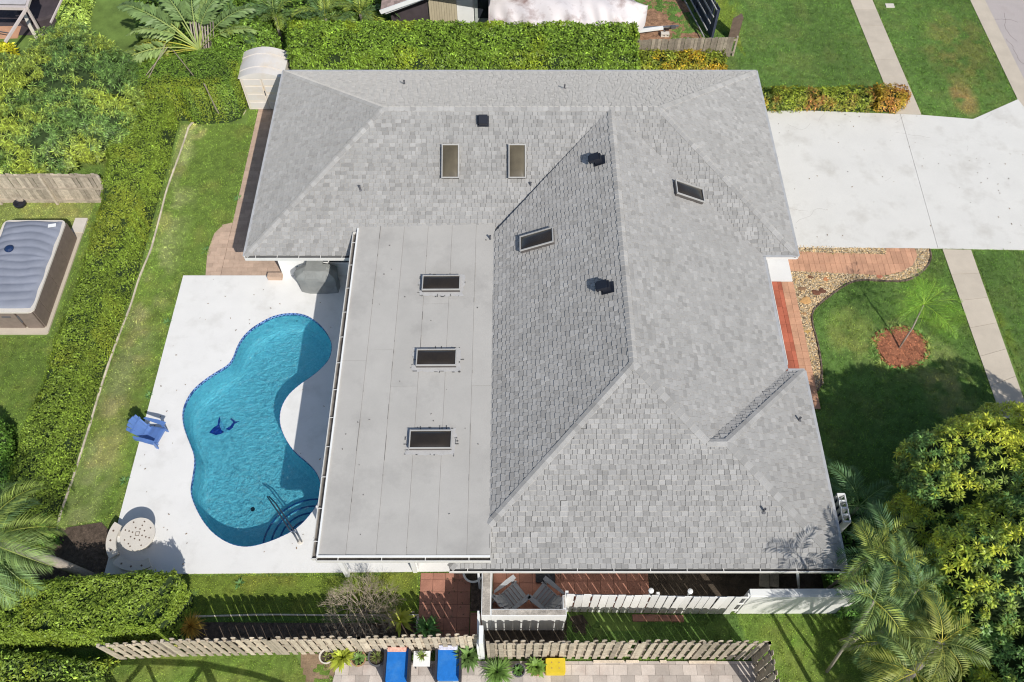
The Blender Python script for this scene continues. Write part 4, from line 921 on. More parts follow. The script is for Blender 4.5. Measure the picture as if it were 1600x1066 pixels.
hedge('variegated cream and green shrub bed beside the pool cage', [tuple(G(u, v, .6)[:2]) for u, v in [(88, 45), (100, -20), (142, -20), (134, 20), (122, 50), (100, 60)]], .8, leaf=(.15, .07), dens=380, base=(2.0, 1.8, 1.9), alt=(3.8, 3.2, 6.), alt_amt=.25, seed=31, name='shrub_bed', cat='shrubs')
hedge('pale variegated shrub under the left mango tree', [tuple(G(u, v, .5)[:2]) for u, v in [(-10, 215), (12, 218), (30, 238), (24, 258), (-10, 264)]], .7, leaf=(.14, .06), dens=380, base=(2.2, 2.0, 2.2), alt=(4., 3.4, 6.), alt_amt=.3, seed=33, name='shrub', cat='shrub')
hedge('yellow green shrub at the left edge by the brick strip', [tuple(G(u, v, 1.2)[:2]) for u, v in [(-20, 66), (20, 70), (32, 95), (24, 128), (-20, 132)]], 1.4, leaf=(.20, .07), dens=250, base=(2.3, 1.7, .7), alt=(3.2, 1.9, .6), alt_amt=.2, seed=35, name='shrub', cat='shrub')
# ---- rosette clusters for mango trees
def rosette(n, L, W, seed, base, droop=.75):
    r = np.random.default_rng(seed); V = []; F = []; T = []
    for i in range(n):
        a = 6.283*i/n*1.618*1.0+r.uniform(-.3, .3); ring = i/n; el = .9-1.25*ring+r.uniform(-.15, .15); l = L*r.uniform(.75, 1.15)
        h = np.array([math.cos(a), math.sin(a), 0]); s = np.array([-math.sin(a), math.cos(a), 0])*W/2
        p0 = h*.01; p1 = h*l*.5*math.cos(el)+np.array([0, 0, l*.5*math.sin(el)]); p2 = h*l*(.5*math.cos(el)+.5*math.cos(el-droop))+np.array([0, 0, l*(.5*math.sin(el)+.5*math.sin(el-droop))])
        o = len(V); V += [p0, p1+s, p2, p1-s]; F += [(o, o+1, o+2, o+3)]; t = np.array(base)*r.lognormal(0, .38)*(1.2 if ring < .35 else .9); T += [t]*4
    return np.array(V), np.array(F), np.array(T)
def crown(tree, lobes, dens, L, W, nl, bases, seed, mat=m_leafd, limit=300, minz=.6, cname='leaf_cluster', vis=None):
    """lobes: ellipsoids (cx,cy,cz,rx,ry,rz); clusters over their outer skins"""
    r = np.random.default_rng(seed); P = []; N = []
    for (cx, cy, cz, rx, ry, rz) in lobes:
        m = int(dens*4*math.pi*((rx*ry)**.8+(rx*rz)**.8+(ry*rz)**.8)/3*.8); d = r.normal(size=(m, 3)); d /= np.linalg.norm(d, axis=1)[:, None]; d = d[d[:, 2] > -.35]
        rad = 1-r.uniform(0, .16, len(d))**1.3+.05*np.sin(d[:, 0]*7+cx)+.05*np.sin(d[:, 1]*8+cy)
        p = d*rad[:, None]*np.array([rx, ry, rz])+np.array([cx, cy, cz]); nrm = d/np.array([rx, ry, rz]); nrm /= np.linalg.norm(nrm, axis=1)[:, None]
        keep = np.ones(len(p), bool)
        for (a, b, c, e, f, g) in lobes:
            if (a, b, c) == (cx, cy, cz): continue
            keep &= (((p-[a, b, c])/np.array([e, f, g]))**2).sum(1) > .72
        P.append(p[keep]); N.append(nrm[keep])
    P = np.concatenate(P); N = np.concatenate(N); k = P[:, 2] > minz; P = P[k]; N = N[k]
    vars_ = [rosette(nl, L, W, seed*10+i, bases[i % len(bases)]) for i in range(len(bases)*2)]
    meshes = [rawmesh(cname, v, f, mat, t) for v, f, t in vars_]
    camv = np.array([0, 0, CAMH])-P; dist = np.linalg.norm(camv, axis=1); facing = (camv*N).sum(1)/dist
    z = P@np.array([0, CT, -ST])-CAMH*(-ST); u = 800+P[:, 0]/z*FPX; v = 533-((P[:, 1]*ST+(P[:, 2]-CAMH)*CT)/z)*FPX
    infr = (u > 0) & (u < 1600) & (v > 0) & (v < 1066)
    order = np.argsort(-(infr*2+(facing > .25)*1.0-dist*.01+P[:, 2]*.03)); rV = []; rF = []; rT = []; off = 0
    ori = []
    for n_, i in enumerate(order):
        nr = N[i]*.75+np.array([0, 0, .55])+r.normal(size=3)*.18; nr /= np.linalg.norm(nr); q = Vector(nr).to_track_quat('Z', 'Y'); sp = r.uniform(0, 6.28); sc = r.uniform(.8, 1.25)
        patch = fbm(P[i, 0], P[i, 1]+P[i, 2], 1.1, seed); j = int(np.clip(patch*2.2-.6+r.normal()*.18, 0, .999)*len(bases)); j = j+len(bases)*r.integers(0, 2)
        Rm = np.array(q.to_matrix())@RZ(sp)
        if n_ < limit:
            o = link(cname, meshes[j], tree, P[i], Matrix(Rm.tolist()).to_euler(), sc)
        else:
            vv, ff, tt = vars_[j]; rV.append(vv@Rm.T*sc+P[i]); rF.append(ff+off); rT.append(tt); off += len(vv)
    if rV: add('crown_foliage', np.concatenate(rV), np.concatenate(rF), mat, tree, np.concatenate(rT), kind='stuff')
    cb = B()
    for (cx, cy, cz, rx, ry, rz) in lobes:
        prof = [(math.cos(a)*.78, math.sin(a)*.78) for a in np.linspace(-.5, 1.5, 6)]; s0 = cb.n
        cb.lathe([(p_[0], p_[1]) for p_ in prof], (0, 0, 0), 14)
        for i in range(s0, cb.n): x, y, zz = cb.V[i]; ww = 1+.07*math.sin(5*math.atan2(y, x)+cx); cb.V[i] = (cx+x*rx*ww, cy+y*ry*ww, max(.4, cz+zz*rz))
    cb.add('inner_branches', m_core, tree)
def trunk(tree, base, tops, r0, mat=m_bark, name='trunk'):
    b = B(); base = np.array(base, float); mid = base+np.array([0, 0, .35*np.mean([t[2] for t in tops])])
    b.tube([base, (base+mid)/2+[.04, 0, 0], mid], [r0, r0*.8, r0*.7], 9)
    for t in tops: t = np.array(t); b.tube([mid-[0, 0, .05], (mid+t)/2+[0, 0, .15], t], [r0*.5, r0*.32, r0*.12], 7)
    return b.add(name, mat, tree, smooth=True)
mt = thing('mango_tree', 'big mango tree with yellow green leaf rosettes at the right edge', 'tree', (16.2, 8.2, 0))
trunk(mt, (16.0, 8.5, 0), [(13.5, 9, 4), (18, 10, 5), (16, 5.5, 5), (14, 6, 4), (17, 11.5, 4)], .3)
crown(mt, [(16.6, 7.6, 3.5, 3.6, 4.2, 2.8), (14.2, 10.0, 2.9, 2.3, 2.2, 1.9), (14.0, 7.0, 3.5, 2.3, 2.2, 2.2), (15.8, 10.9, 2.5, 2.2, 1.9, 2.0), (14.6, 4.4, 3.2, 2.2, 2.4, 2.3), (18.6, 9.3, 3.4, 2.8, 2.9, 2.3), (12.6, 8.9, 2.0, 1.1, 1.2, 1.2), (13.0, 2.4, 2.6, 1.9, 2.0, 1.7), (19.5, 5.0, 3.8, 3, 4, 2.6)],
      44, .20, .046, 13, [(.85, 1.0, 1.1), (1.45, 1.3, 1.05), (2.2, 1.75, 1.0), (2.9, 2.05, .9)], 3)
ml = thing('mango_tree', 'rounded mango tree at the upper left above the tan fence', 'tree', (-18.9, 27.5, 0))
trunk(ml, (-18.9, 27.8, 0), [(-17.6, 28, 2.6), (-20, 27, 2.8), (-18.5, 29.5, 2.6), (-18.4, 26, 2.4)], .2)
crown(ml, [(-18.7, 28.4, 1.9, 2.7, 2.6, 1.9), (-17.6, 26.9, 1.5, 1.6, 1.6, 1.6), (-19.6, 25.9, 1.5, 2.3, 1.5, 1.6), (-19.3, 30.6, 1.8, 1.9, 1.3, 1.5), (-17.4, 29.6, 1.3, 1.2, 1.5, 1.4), (-21.5, 27.5, 1.8, 2, 2.6, 1.8)],
      44, .235, .040, 12, [(.7, .8, .85), (.95, .92, .9), (1.25, 1.08, .85), (1.6, 1.3, .8)], 5)
# ---- palms
def frond_mesh(L, nl, ll, lw, el, droop, seed, base=(1, 1, 1), mat=m_palm, tip=.25, vee=.35, tatter=0., rw=.02):
    r = np.random.default_rng(seed); n = 12; pts = []; a = el; p = np.array([0., 0, 0])
    for i in range(n+1): pts.append(p.copy()); a -= droop/n*(1+i/n*.8); p = p+np.array([math.cos(a), 0, math.sin(a)])*L/n
    pts = np.array(pts); V = []; F = []; T = []
    for i in range(n):
        wdt = rw*(1-i/n*.8); o = len(V); V += [pts[i]+[0, wdt, 0], pts[i]-[0, wdt, 0], pts[i+1]-[0, wdt*.9, 0], pts[i+1]+[0, wdt*.9, 0]]; F.append((o, o+1, o+2, o+3)); T += [np.array(base)*np.array([1.8, 1.5, 1.3])]*4
    for j in range(nl):
        t = tip*.6+(1-tip*.6)*(j+.5)/nl; f = t*n; i = min(int(f), n-1); c = pts[i]+(pts[i+1]-pts[i])*(f-i); tg = pts[i+1]-pts[i]; tg /= np.linalg.norm(tg); up = np.cross(tg, [0, 1, 0]); up = up if up[2] > 0 else -up
        l = ll*(math.sin(math.pi*min(1, (t*.88+.1)))**.6)*r.uniform(.85, 1.12)
        for sd in (-1, 1):
            if r.random() < tatter: continue
            d = tg*(.45+t*.5)+np.array([0, sd, 0])*(1.0-t*.35)+up*vee*r.uniform(.4, 1.2); d /= np.linalg.norm(d); s = tg*lw/2; m = c+d*l*.5; e = c+d*l*.98-np.array([0, 0, l*.22*r.uniform(.5, 1.5)])
            tn = np.array(base)*r.lognormal(0, .22); o = len(V); V += [c, m+s, e, m-s]; F.append((o, o+1, o+2, o+3)); T += [tn]*4
    return rawmesh('frond', np.array(V), np.array(F), mat, np.array(T))
def palm(label, base, tops, meshes, nf, name='palm_tree', cat='palm', tr=.09, els=(-.2, .9), sc=(.85, 1.1), trunkmat=m_palmtrunk, seed=0, tilt=0.):
    r = np.random.default_rng(seed); t = thing(name, label, cat, base)
    for k, tp in enumerate(tops):
        tp = np.array(tp, float); b0 = np.array(base, float)+[r.uniform(-.25, .25)*(len(tops) > 1), r.uniform(-.25, .25)*(len(tops) > 1), 0]
        if tp[2] > .5: B().tube([b0, b0+(tp-b0)*.35+[0, 0, .1], b0+(tp-b0)*.7+[0, 0, .08], tp], [tr, tr*.85, tr*.8, tr*.75], 9).add('trunk', trunkmat, t, smooth=True)
        for i in range(nf):
            az = 6.283*i/nf+r.uniform(-.35, .35); e_ = els[0]+(els[1]-els[0])*((i*0.618) % 1)
            link('frond', meshes[r.integers(0, len(meshes))], t, tp, (r.uniform(-.2, .2), -e_, az), r.uniform(*sc))
    return t
ar = [frond_mesh(1.4, 17, .46, .062, .55, 1.5, i, b_, rw=.012) for i, b_ in enumerate([(.8, .95, .9), (.55, .75, .8), (1.15, 1.25, 1.0), (1.8, 1.6, .9)])]
palm('areca palm clump leaning over the right end of the house', (9.9, 7.4, 0), [(10.1, 7.6, 3.6), (10.8, 8.2, 3.3), (10.55, 7.2, 4.0), (10.2, 6.7, 3.7), (11.2, 7.4, 3.4)], ar, 11, seed=1, els=(-.4, .8), tr=.05, sc=(.7, .95))
palm('areca palm clump at the end of the smooth white wall', (10.2, 5.9, 0), [(10.1, 6.0, 3.8), (10.9, 6.5, 4.2), (10.5, 5.6, 3.8), (9.9, 5.3, 3.4)], ar, 11, seed=2, els=(-.4, .8), tr=.05, sc=(.7, .95))
palm('slim palm with a few fronds standing at the near side of the white wall', (9.5, 5.2, 0), [(9.35, 6.0, 4.9)], ar, 6, seed=12, els=(-.1, .7), tr=.05, sc=(.75, .95))
cp_ = [frond_mesh(1.45, 20, .52, .055, .45, 1.3, 20+i, b_, rw=.013) for i, b_ in enumerate([(1.4, 1.2, .8), (1.7, 1.35, .7), (1.1, 1.1, .9)])]
palm('feather palm with yellowing fronds on a leaning trunk at the bottom right', (10.35, 3.9, 0), [(10.9, 5.0, 4.7)], cp_, 12, seed=3, els=(-.5, .7), tr=.13, sc=(.7, .95))
palm('slender palm just below the frame whose trunk shades the grass', (9.6, 3.3, 0), [(10.1, 4.3, 4.6)], cp_, 10, seed=4, els=(-.4, .5), tr=.08)
0 and palm('short palm below the frame at the bottom right corner', (8.9, 3.2, 0), [(8.9, 3.3, 4.2)], ar, 9, seed=8, els=(-.4, .5), tr=.08)
sh = [frond_mesh(1.6, 26, .5, .045, .5, 1.0, 30+i, b_) for i, b_ in enumerate([(.9, 1.15, 1.2), (.75, 1.05, 1.2)])]
palm('small feathery palm in the tree shade beside the roof end', (11.0, 9.9, 0), [(11.1, 10.0, 1.2)], sh, 10, seed=5, els=(-.1, .7), tr=.07)
palm('low palm seedling in the dark grass at the roof edge', (10.0, 11.1, 0), [(10.0, 11.1, .35)], sh, 8, seed=6, els=(0, .8), tr=.04, sc=(.6, .8))
ct = [frond_mesh(2.7, 40, .70, .05, .3, 1.3, 40+i, b_) for i, b_ in enumerate([(1.15, 1.2, 1.0), (1.5, 1.4, .9), (1.0, 1.15, 1.15)])]
lp = thing('palm_tree', 'pale green palm leaning in from the left edge over the lower left hedge', 'palm', (-12.9, 7.7, 0))
B().tube([(-13.3, 8.0, .0), (-14.0, 8.15, 1.3), (-14.7, 8.2, 2.6), (-15.1, 8.1, 3.4)], [.17, .15, .14, .13], 10).add('trunk', m_palmtrunk, lp, smooth=True)
rr_ = np.random.default_rng(9)
for i, (az, e_) in enumerate([(-.1, .1), (.35, .05), (-.75, -.1), (-1.25, -.15), (-1.7, .0), (1.0, .2), (1.6, .25), (2.2, .2), (-2.3, 0), (3.0, .3), (.9, .7), (-1.0, .5), (-.4, .4), (2.8, .8), (-2.7, .5)]):
    link('frond', ct[i % 3], lp, (-15.1, 8.1, 3.45), (rr_.uniform(-.2, .2), -e_, az), rr_.uniform(.72, .92))
# ---- traveller's palm: broad torn leaves
tp_m = [frond_mesh(3.9, 22, .62, .24, .9, 1.1, 60+i, b_, tip=.55, vee=.1, tatter=t_, rw=.035) for i, (b_, t_) in enumerate([((1.0, 1.1, 1.1), .0), ((1.5, 1.5, 1.4), .05), ((2.0, 1.7, .9), .15)])]
tv = thing('banana_palm', 'large fan of torn banana like leaves above the upper hedge', 'palm', (-13.2, 32.3, 0))
base_t = np.array([-14.1, 31.5, 1.6])
B().tube([(-14.1, 31.5, 0), (-14.1, 31.5, .9), base_t], [.22, .2, .16], 10).add('trunk', m_palmtrunk, tv, smooth=True)
for i, (az, e_, m_) in enumerate([(3.05, -.35, 2), (3.3, -.6, 2), (2.85, -.1, 1), (2.7, .15, 0), (2.5, .1, 1), (2.2, .0, 0), (1.9, -.1, 1), (1.6, -.1, 1), (1.2, .0, 0), (.8, -.1, 0), (.35, -.2, 1), (3.7, -.5, 2), (.0, -.5, 0), (3.15, .1, 1), (2.95, -.5, 2), (2.6, -.3, 2), (2.3, .35, 0), (1.75, .3, 0), (1.35, .3, 1), (.95, .4, 0), (3.45, -.2, 1)]):
    link('leaf', tp_m[m_], tv, base_t, (rr_.uniform(-.3, .3), -e_, az), rr_.uniform(.85, 1.15))
for i in range(9):
    B().tube([base_t+[-.5+.13*i, .1*math.sin(i), -1.4], base_t+[-.35+.11*i, .3, -.2], base_t+[-.3+.13*i, .8, .9]], [.05, .04, .03], 6).add('stem', m_palmtrunk, tv, smooth=True)
tw = B()
for a_, b_ in (((258, 70), (232, 122)), ((262, 74), (228, 118)), ((270, 78), (302, 118)), ((318, 130), (342, 178)), ((320, 132), (338, 172))):
    tw.tube([G(*a_, 2.3), G(*b_, 2.25)], .018, 4)
tw.add('dead_stalks', m_twig, tv, tone=True)
# more plants behind the hedge, top middle-left
pl2 = [frond_mesh(1.9, 26, .5, .06, .6, 1.1, 80+i, b_) for i, b_ in enumerate([(1.6, 1.5, .7), (1.0, 1.1, .9), (.8, 1.0, 1.0)])]
for k, (u, v, z, lb, sd) in enumerate([(425, 10, 1.4, 'yellow green palm left of the tall back hedge', 11), (505, 12, 1.2, 'dark feathery palm at the top beside the pink roof', 12), (560, 5, 1.3, 'feathery palm hugging the pink roof corner', 13), (365, 40, 1.3, 'palm between the torn banana leaves and the back hedge', 14)]):
    q = G(u, v, z+.6); palm(lb, (q[0], q[1], 0), [(q[0], q[1], z)], pl2, 11, seed=sd, els=(-.1, .9), tr=.08)
hedge('leafy shrubs filling the corner between the shed and the palms', [tuple(G(u, v, 1.6)[:2]) for u, v in [(330, 60), (345, 30), (400, 30), (436, 55), (437, 75), (395, 78), (375, 110), (345, 100)]], 1.9, leaf=(.14, .07), dens=450, base=(.9, 1.0, .9), seed=41, name='shrub', cat='shrub', lump=.25, spread=.4)
hedge('broad leaved shrubs under the torn banana leaves', [tuple(G(u, v, 1.0)[:2]) for u, v in [(205, -20), (372, -20), (345, 60), (300, 80), (215, 60)]], 1.1, leaf=(.2, .09), dens=230, base=(.85, .95, .9), seed=53, name='shrub', cat='shrub', lump=.35, spread=.45)
hedge('dark shrubs under the palms at the top of the picture', [tuple(G(u, v, 1.0)[:2]) for u, v in [(370, 25), (372, -20), (590, -20), (596, 22), (560, 30), (440, 28)]], 1.2, leaf=(.14, .07), dens=320, base=(.8, .9, .8), seed=43, name='shrub', cat='shrub', lump=.3, spread=.4)
hedge('flowering shrubs in shade at the bottom left corner', [tuple(G(u, v, .8)[:2]) for u, v in [(-20, 1022), (95, 1024), (165, 1030), (150, 1055), (60, 1085), (-20, 1085)]], .9, leaf=(.12, .05), dens=500, base=(.9, .9, .9), alt=(1.5, 1.2, .8), alt_amt=.03, seed=45, name='shrub', cat='shrub', lump=.3, spread=.5)
hedge('dark shrubs behind the palm at the left edge', [tuple(G(u, v, .9)[:2]) for u, v in [(-20, 640), (8, 660), (20, 745), (60, 770), (80, 840), (-20, 850)]], 1.0, leaf=(.11, .05), dens=600, base=(.7, .9, .9), seed=47, name='shrub', cat='shrub', lump=.25, spread=.4)
hedge('yellow flowering shrubs at the bottom right below the mango tree', [(11.2, 3.6), (14.2, 3.6), (14.0, 5.2), (12.2, 5.0), (11.3, 4.6)], .9, leaf=(.12, .05), dens=500, base=(1.3, 1.3, .8), seed=49, name='shrub', cat='shrub', lump=.3, spread=.4)
hedge('dark shrubs under the areca palms at the white wall end', [(10.0, 6.8), (11.6, 6.4), (12.4, 8.2), (11.6, 10.6), (10.6, 10.4), (10.0, 8.5)], .8, leaf=(.13, .06), dens=400, base=(.55, .8, .9), seed=51, name='shrub', cat='shrub', lump=.3, spread=.4)
# young tree in the red mulch ring
mr = [tuple(G(u, v)[:2]) for u, v in [(1366, 530), (1376, 520), (1392, 514), (1415, 513), (1432, 520), (1444, 535), (1447, 552), (1438, 566), (1420, 573), (1396, 572), (1378, 560)]]
B().prism(smoothpoly(mr, 1), -.02, .05).add('mulch_ring', m_redmulch, None, kind='structure', label='ring of red wood mulch in the front lawn', tone=True)
pebbles('wood_chips', [inset(mr, -.10), inset(mr, .1)], 420, .025, .075, m_redmulch, [(1, 1, 1), (1.5, 1.5, 1.4), (.6, .5, .5), (1.9, 1.9, 1.8)], label='loose red wood chips round the young tree')
yt = thing('young_tree', 'thin young tree with airy bright green fronds in the red mulch ring', 'tree', G(1404, 545))
tb = G(1404, 545)
B().tube([tb, tb+[.25, .35, .9], tb+[.35, .7, 1.9]], [.035, .03, .02], 7).add('trunk', m_palmtrunk, yt, smooth=True)
yf = [frond_mesh(1.5, 22, .30, .032, .3, .8, 90+i, (1.1, 1.5, .5), tatter=.15, rw=.01) for i in range(3)]
for i in range(13):
    az = 6.283*i/13+rr_.uniform(-.2, .2); link('frond', yf[i % 3], yt, tb+[.35, .7+.0, 1.9], (rr_.uniform(-.2, .2), -rr_.uniform(0, .5), az), rr_.uniform(.7, 1.15))
def tuft(name, label, pos, n, L, W, base, cat='plant', up=(.3, 1.3), mat=None, droop=.5, spread=.2, parent=None, z0=.0):
    r = RNG; V = []; F = []; T = []
    for i in range(n):
        a = r.uniform(0, 6.283); el = r.uniform(*up); l = L*r.uniform(.7, 1.15); h = np.array([math.cos(a), math.sin(a), 0]); s = np.array([-math.sin(a), math.cos(a), 0])*W/2; s3 = s*.6
        p0 = h*.02; p1 = p0+h*l*.5*math.cos(el)+np.array([0, 0, l*.5*math.sin(el)]); p2 = p1+h*l*.5*math.cos(el-droop)+np.array([0, 0, l*.5*math.sin(el-droop)])
        o = len(V); V += [p0+s3*.3, p0-s3*.3, p1-s, p1+s, p2]; F += [(o, o+1, o+2, o+3), (o+3, o+2, o+4)]; T += [np.array(base)*r.lognormal(0, spread)]*5
    V = np.array(V)+np.array(pos)+[0, 0, z0]
    if parent is not None: return add(name, V, F, mat or m_palm, parent, np.array(T))
    return add(name, V, F, mat or m_palm, None, np.array(T), label=label, cat=cat)
for i in range(16):
    a = 6.283*i/16; q = G(1407+44*math.cos(a), 547+33*math.sin(a)); tuft('liriope_clump', 'low grassy clump edging the red mulch ring', q, 40, .26, .022, (1.3, 1.6, 1.1) if i % 3 else (2.2, 2.0, 1.4), up=(.2, 1.2))['group'] = 'grassy clumps round the red mulch ring'
# ================================================================ OBJECTS
# ---- shed with arched roof
shd = thing('garden_shed', 'beige resin shed with an arched ribbed roof behind the left corner of the house', 'shed', (-10.95, 30.3, 0))
X0, X1, Y0, Y1, HW = -11.9, -10.0, 29.42, 31.0, 1.82
B().prism([(X0, Y0), (X1, Y0), (X1, Y1), (X0, Y1)], .02, HW).add('wall', m_shed, shd)
arc = lambda t, r=.30: (X0-.05+(X1-X0+.10)*t, HW+r*math.sin(math.pi*t)**.9)
for j in range(4):
    ya, yb = Y0-.06+(Y1-Y0+.12)*j/4+.004, Y0-.06+(Y1-Y0+.12)*(j+1)/4-.004; b = B(); n = 14; dz = .03*(j % 2)
    V = [(arc(i/n)[0], y, arc(i/n)[1]+dz) for y in (ya, yb) for i in range(n+1)]; V += [(x, y, HW-.02) for x, y, z in V]; m = n+1
    F = [(i, i+1, m+i+1, m+i) for i in range(n)]+[(2*m+i, 2*m+i+1, i+1, i) for i in range(n)]+[(m+i, m+i+1, 3*m+i+1, 3*m+i) for i in range(n)]+[(0, m, 3*m, 2*m), (n, 2*m+n, 3*m+n, m+n)]
    b.raw(V, F); b.add('roof_panel', m_shedroof, shd)
for x0, x1 in ((X0+.08, -10.96), (-10.94, X1-.08)):
    d = B().box(((x0+x1)/2, Y0-.02, .92), (x1-x0-.01, .035, 1.74)).add('door', m_shed, shd)
    for z in (.3, .75, 1.2, 1.6): B().box(((x0+x1)/2, Y0-.044, z), (x1-x0-.12, .014, .30)).add('door_panel', m_shedroof, d)
B().box((-10.95, Y0-.06, 1.0), (.03, .03, .25)).add('handle', m_pipe, shd)
tuft('potted_weed', 'small weed growing at the shed door', G(412, 160), 30, .35, .05, (1.2, 1.3, .9))
tuft('corner_plant', 'bright green plant squeezed between the shed and the roof', G(430, 158), 60, .5, .07, (1.4, 1.5, .7))
# ---- swim spa
sp = thing('swim_spa', 'large swim spa with brown side panels under a grey quilted cover', 'hot tub', (-18.8, 19.7, 0))
x0, x1, y0, y1, hs = -20.05, -17.66, 17.55, 21.9, 1.08
B().prism([(x0+.05, y0+.05), (x1-.05, y0+.05), (x1-.05, y1-.05), (x0+.05, y1-.05)], .08, hs-.05).add('shell', m_woodd, sp, tone=True)
for k in range(4):
    ya, yb = [y0+.02, y0+.62, y0+1.85, y0+3.1, y1-.02][k:k+2]; tn = random.uniform(.92, 1.08)
    B().box((x1, (ya+yb)/2, hs/2+.04), (.05, yb-ya-.03, hs-.12), t=tn).add('side_panel', m_spaside, sp, tone=True)
B().box(((x0+x1)/2-.35, y0, hs/2+.04), (x1-x0-.75, .05, hs-.12), t=1.1).add('side_panel', m_spaside, sp, tone=True)
B().box((x1-.33, y0, hs/2+.04), (.60, .05, hs-.12), t=1.1).add('side_panel', m_spaside, sp, tone=True)
def rrect(x0, y0, x1, y1, r, n=5): return [(cx+r*math.cos(a), cy+r*math.sin(a)) for cx, cy, a0 in ((x1-r, y0+r, -math.pi/2), (x1-r, y1-r, 0), (x0+r, y1-r, math.pi/2), (x0+r, y0+r, math.pi)) for a in np.linspace(a0, a0+math.pi/2, n)]
B().prism(rrect(x0-.02, y0-.03, x1+.04, y1+.03, .22), hs, hs+.07).add('rim', m_cem, sp)
nx, ny = 30, 90; xs_ = np.linspace(x0+.06, x1-.05, nx); ys_ = np.linspace(y0+.14, y1-.04, ny); V = []
for j, y in enumerate(ys_):
    for i, x in enumerate(xs_):
        edge = min(i, nx-1-i)/(nx-1)*2; ey = min(j, ny-1-j)/(ny-1)*2
        yb = y-.28*((x-(x0+x1)/2)/1.2)**2*(-1 if y > 20 else .6); q = .045*abs(math.sin(yb*math.pi/.36))**.55 if True else 0
        z = hs+.085+q*min(1, edge*6)+.10*(min(1, edge*2.4))**.7*min(1, ey*5)+.018*math.sin(x*5+y*2.1)
        if edge < .06 or ey < .02: z = hs+.055
        sx_ = x+.02*math.sin(y*6)*(1-min(1, edge*4)); V.append((sx_, y, z))
F = [(j*nx+i, j*nx+i+1, (j+1)*nx+i+1, (j+1)*nx+i) for j in range(ny-1) for i in range(nx-1)]
add('cover', V, F, m_spa, sp, smooth=True)
B().lathe([(.16, 0), (.17, .08), (.1, .13)], (-19.3, 20.35, hs+.2), 14).add('vent_cap', m_navy, sp)
B().box((-18.02, 21.55, hs+.2), (.3, .16, .012), .2).add('warning_label', m_white, sp)
b = B(); b.box((-18.75, y0-.04, .86), (.32, .03, .05), 0).box((-18.3, y0-.04, .72), (.05, .04, .42)); b.add('cover_strap', m_pipe, sp)
B().prism(rrect(-20.6, 17.28, -17.52, 22.3, .1), -.02, .07).add('spa_pad', m_walk, None, kind='structure', label='concrete pad under the swim spa', tone=True)
B().box((*G(125, 354)[:2], .05), (.5, .75, .1)).add('stepping_stone', m_cem, None, label='pale square stepping stone behind the swim spa', cat='stone')
b = B(); q = G(34, 322); b.lathe([(.12, 0), (.24, .10), (.26, .22), (.20, .24), (.14, .14)], q, 12); b.T = [1]*b.n; b.add('black_pot', m_black, None, label='black round pot on the grass under the tan fence', cat='pot')
# ---- covered grill
gr = thing('covered_grill', 'barbecue grill under a creased grey cover by the house wall', 'grill', G(497, 446, .05))
gx, gyy, gz = G(505, 452, .05); gx -= .08; gyy += .13
b = B(); Wd = [(-.85, -.36), (.75, -.36), (.80, .36), (-.80, .36)]
ring = lambda s, z, dx=0, dy=0, jit=0: [(gx+x*s+dx, gyy+y*s+dy+random.uniform(-jit, jit), z+.05) for x, y in [(-1.0, 0), (-.85, -.30), (-.45, -.42), (.3, -.42), (.8, -.34), (.86, 0), (.78, .34), (.3, .42), (-.45, .42), (-.85, .30)]]
R_ = [ring(.86, 0, jit=.03), ring(.84, .5, jit=.02), ring(.92, .86, jit=.02), ring(.84, .98), ring(.62, 1.14, .02), ring(.45, 1.24, .03, jit=.02)]
V = [p for r in R_ for p in r]; n = 10; F = [(k*n+i, k*n+(i+1) % n, (k+1)*n+(i+1) % n, (k+1)*n+i) for k in range(5) for i in range(n)]+[tuple(range(50, 60))]
b.raw(V, F); b.add('cover', m_grey, gr)
b = B(); b.box((gx-.05, gyy+.16, 1.27), (.62, .30, .10)); b.add('lid_fold', m_grey, gr)
b = B()
for i in range(7):
    a = -.45+i*.13; b.tube([(gx+a, gyy-.14+.02*i, 1.27), (gx+a+.1, gyy-.30, 1.12), (gx+a+.02, gyy-.385, .9)], .018, 5)
b.add('cover_crease', m_grey, gr)
B().box((-9.3, 19.9, .14), (.55, .22, .26)).add('step_block', m_paver2, None, tone=True, label='small tan block at the wall corner beside the deck', cat='block')
# ---- round table and benches
tcx, tcy = -11.98, 9.24
tb_ = thing('stone_table', 'round cast stone table with dark diamond inlays', 'table', (tcx, tcy, .05))
B().lathe([(.50, .66), (.545, .68), (.55, .74), (.545, .75)], (tcx, tcy, 0), 48).add('table_top', m_cem, tb_)
B().lathe([(.26, .05), (.26, .12), (.14, .2), (.12, .5), (.24, .66)], (tcx, tcy, 0), 16).add('pedestal', m_cem, tb_)
def diamond(x, y, z, s, parent, an=0.): B().box((x, y, z), (s, s, .008), math.pi/4+an).add('inlay', m_inlay, parent)
top0 = G(214.4, 834.5, .75)
for u, v in [(448, 275), (577, 267), (551, 313), (650, 342), (472, 340), (524, 356), (577, 377), (350, 369), (394, 381), (435, 394), (548, 432), (592, 449), (632, 461), (412, 448), (459, 470), (340, 487), (518, 487), (385, 532), (405, 562), (600, 545), (537, 550)]:
    q = G(150+u/7.614, 780+v/7.614, .752)
    if math.hypot(q[0]-tcx, q[1]-tcy) < .50: diamond(q[0], q[1], .752, .042, tb_)
b = B()
for dx, dy in ((.058, 0), (-.058, 0), (0, .058), (0, -.058)): b.box((tcx+dx, tcy+dy+.01, .753), (.014 if dy == 0 else .13, .13 if dy == 0 else .014, .008))
b.add('inlay', m_inlay, tb_)
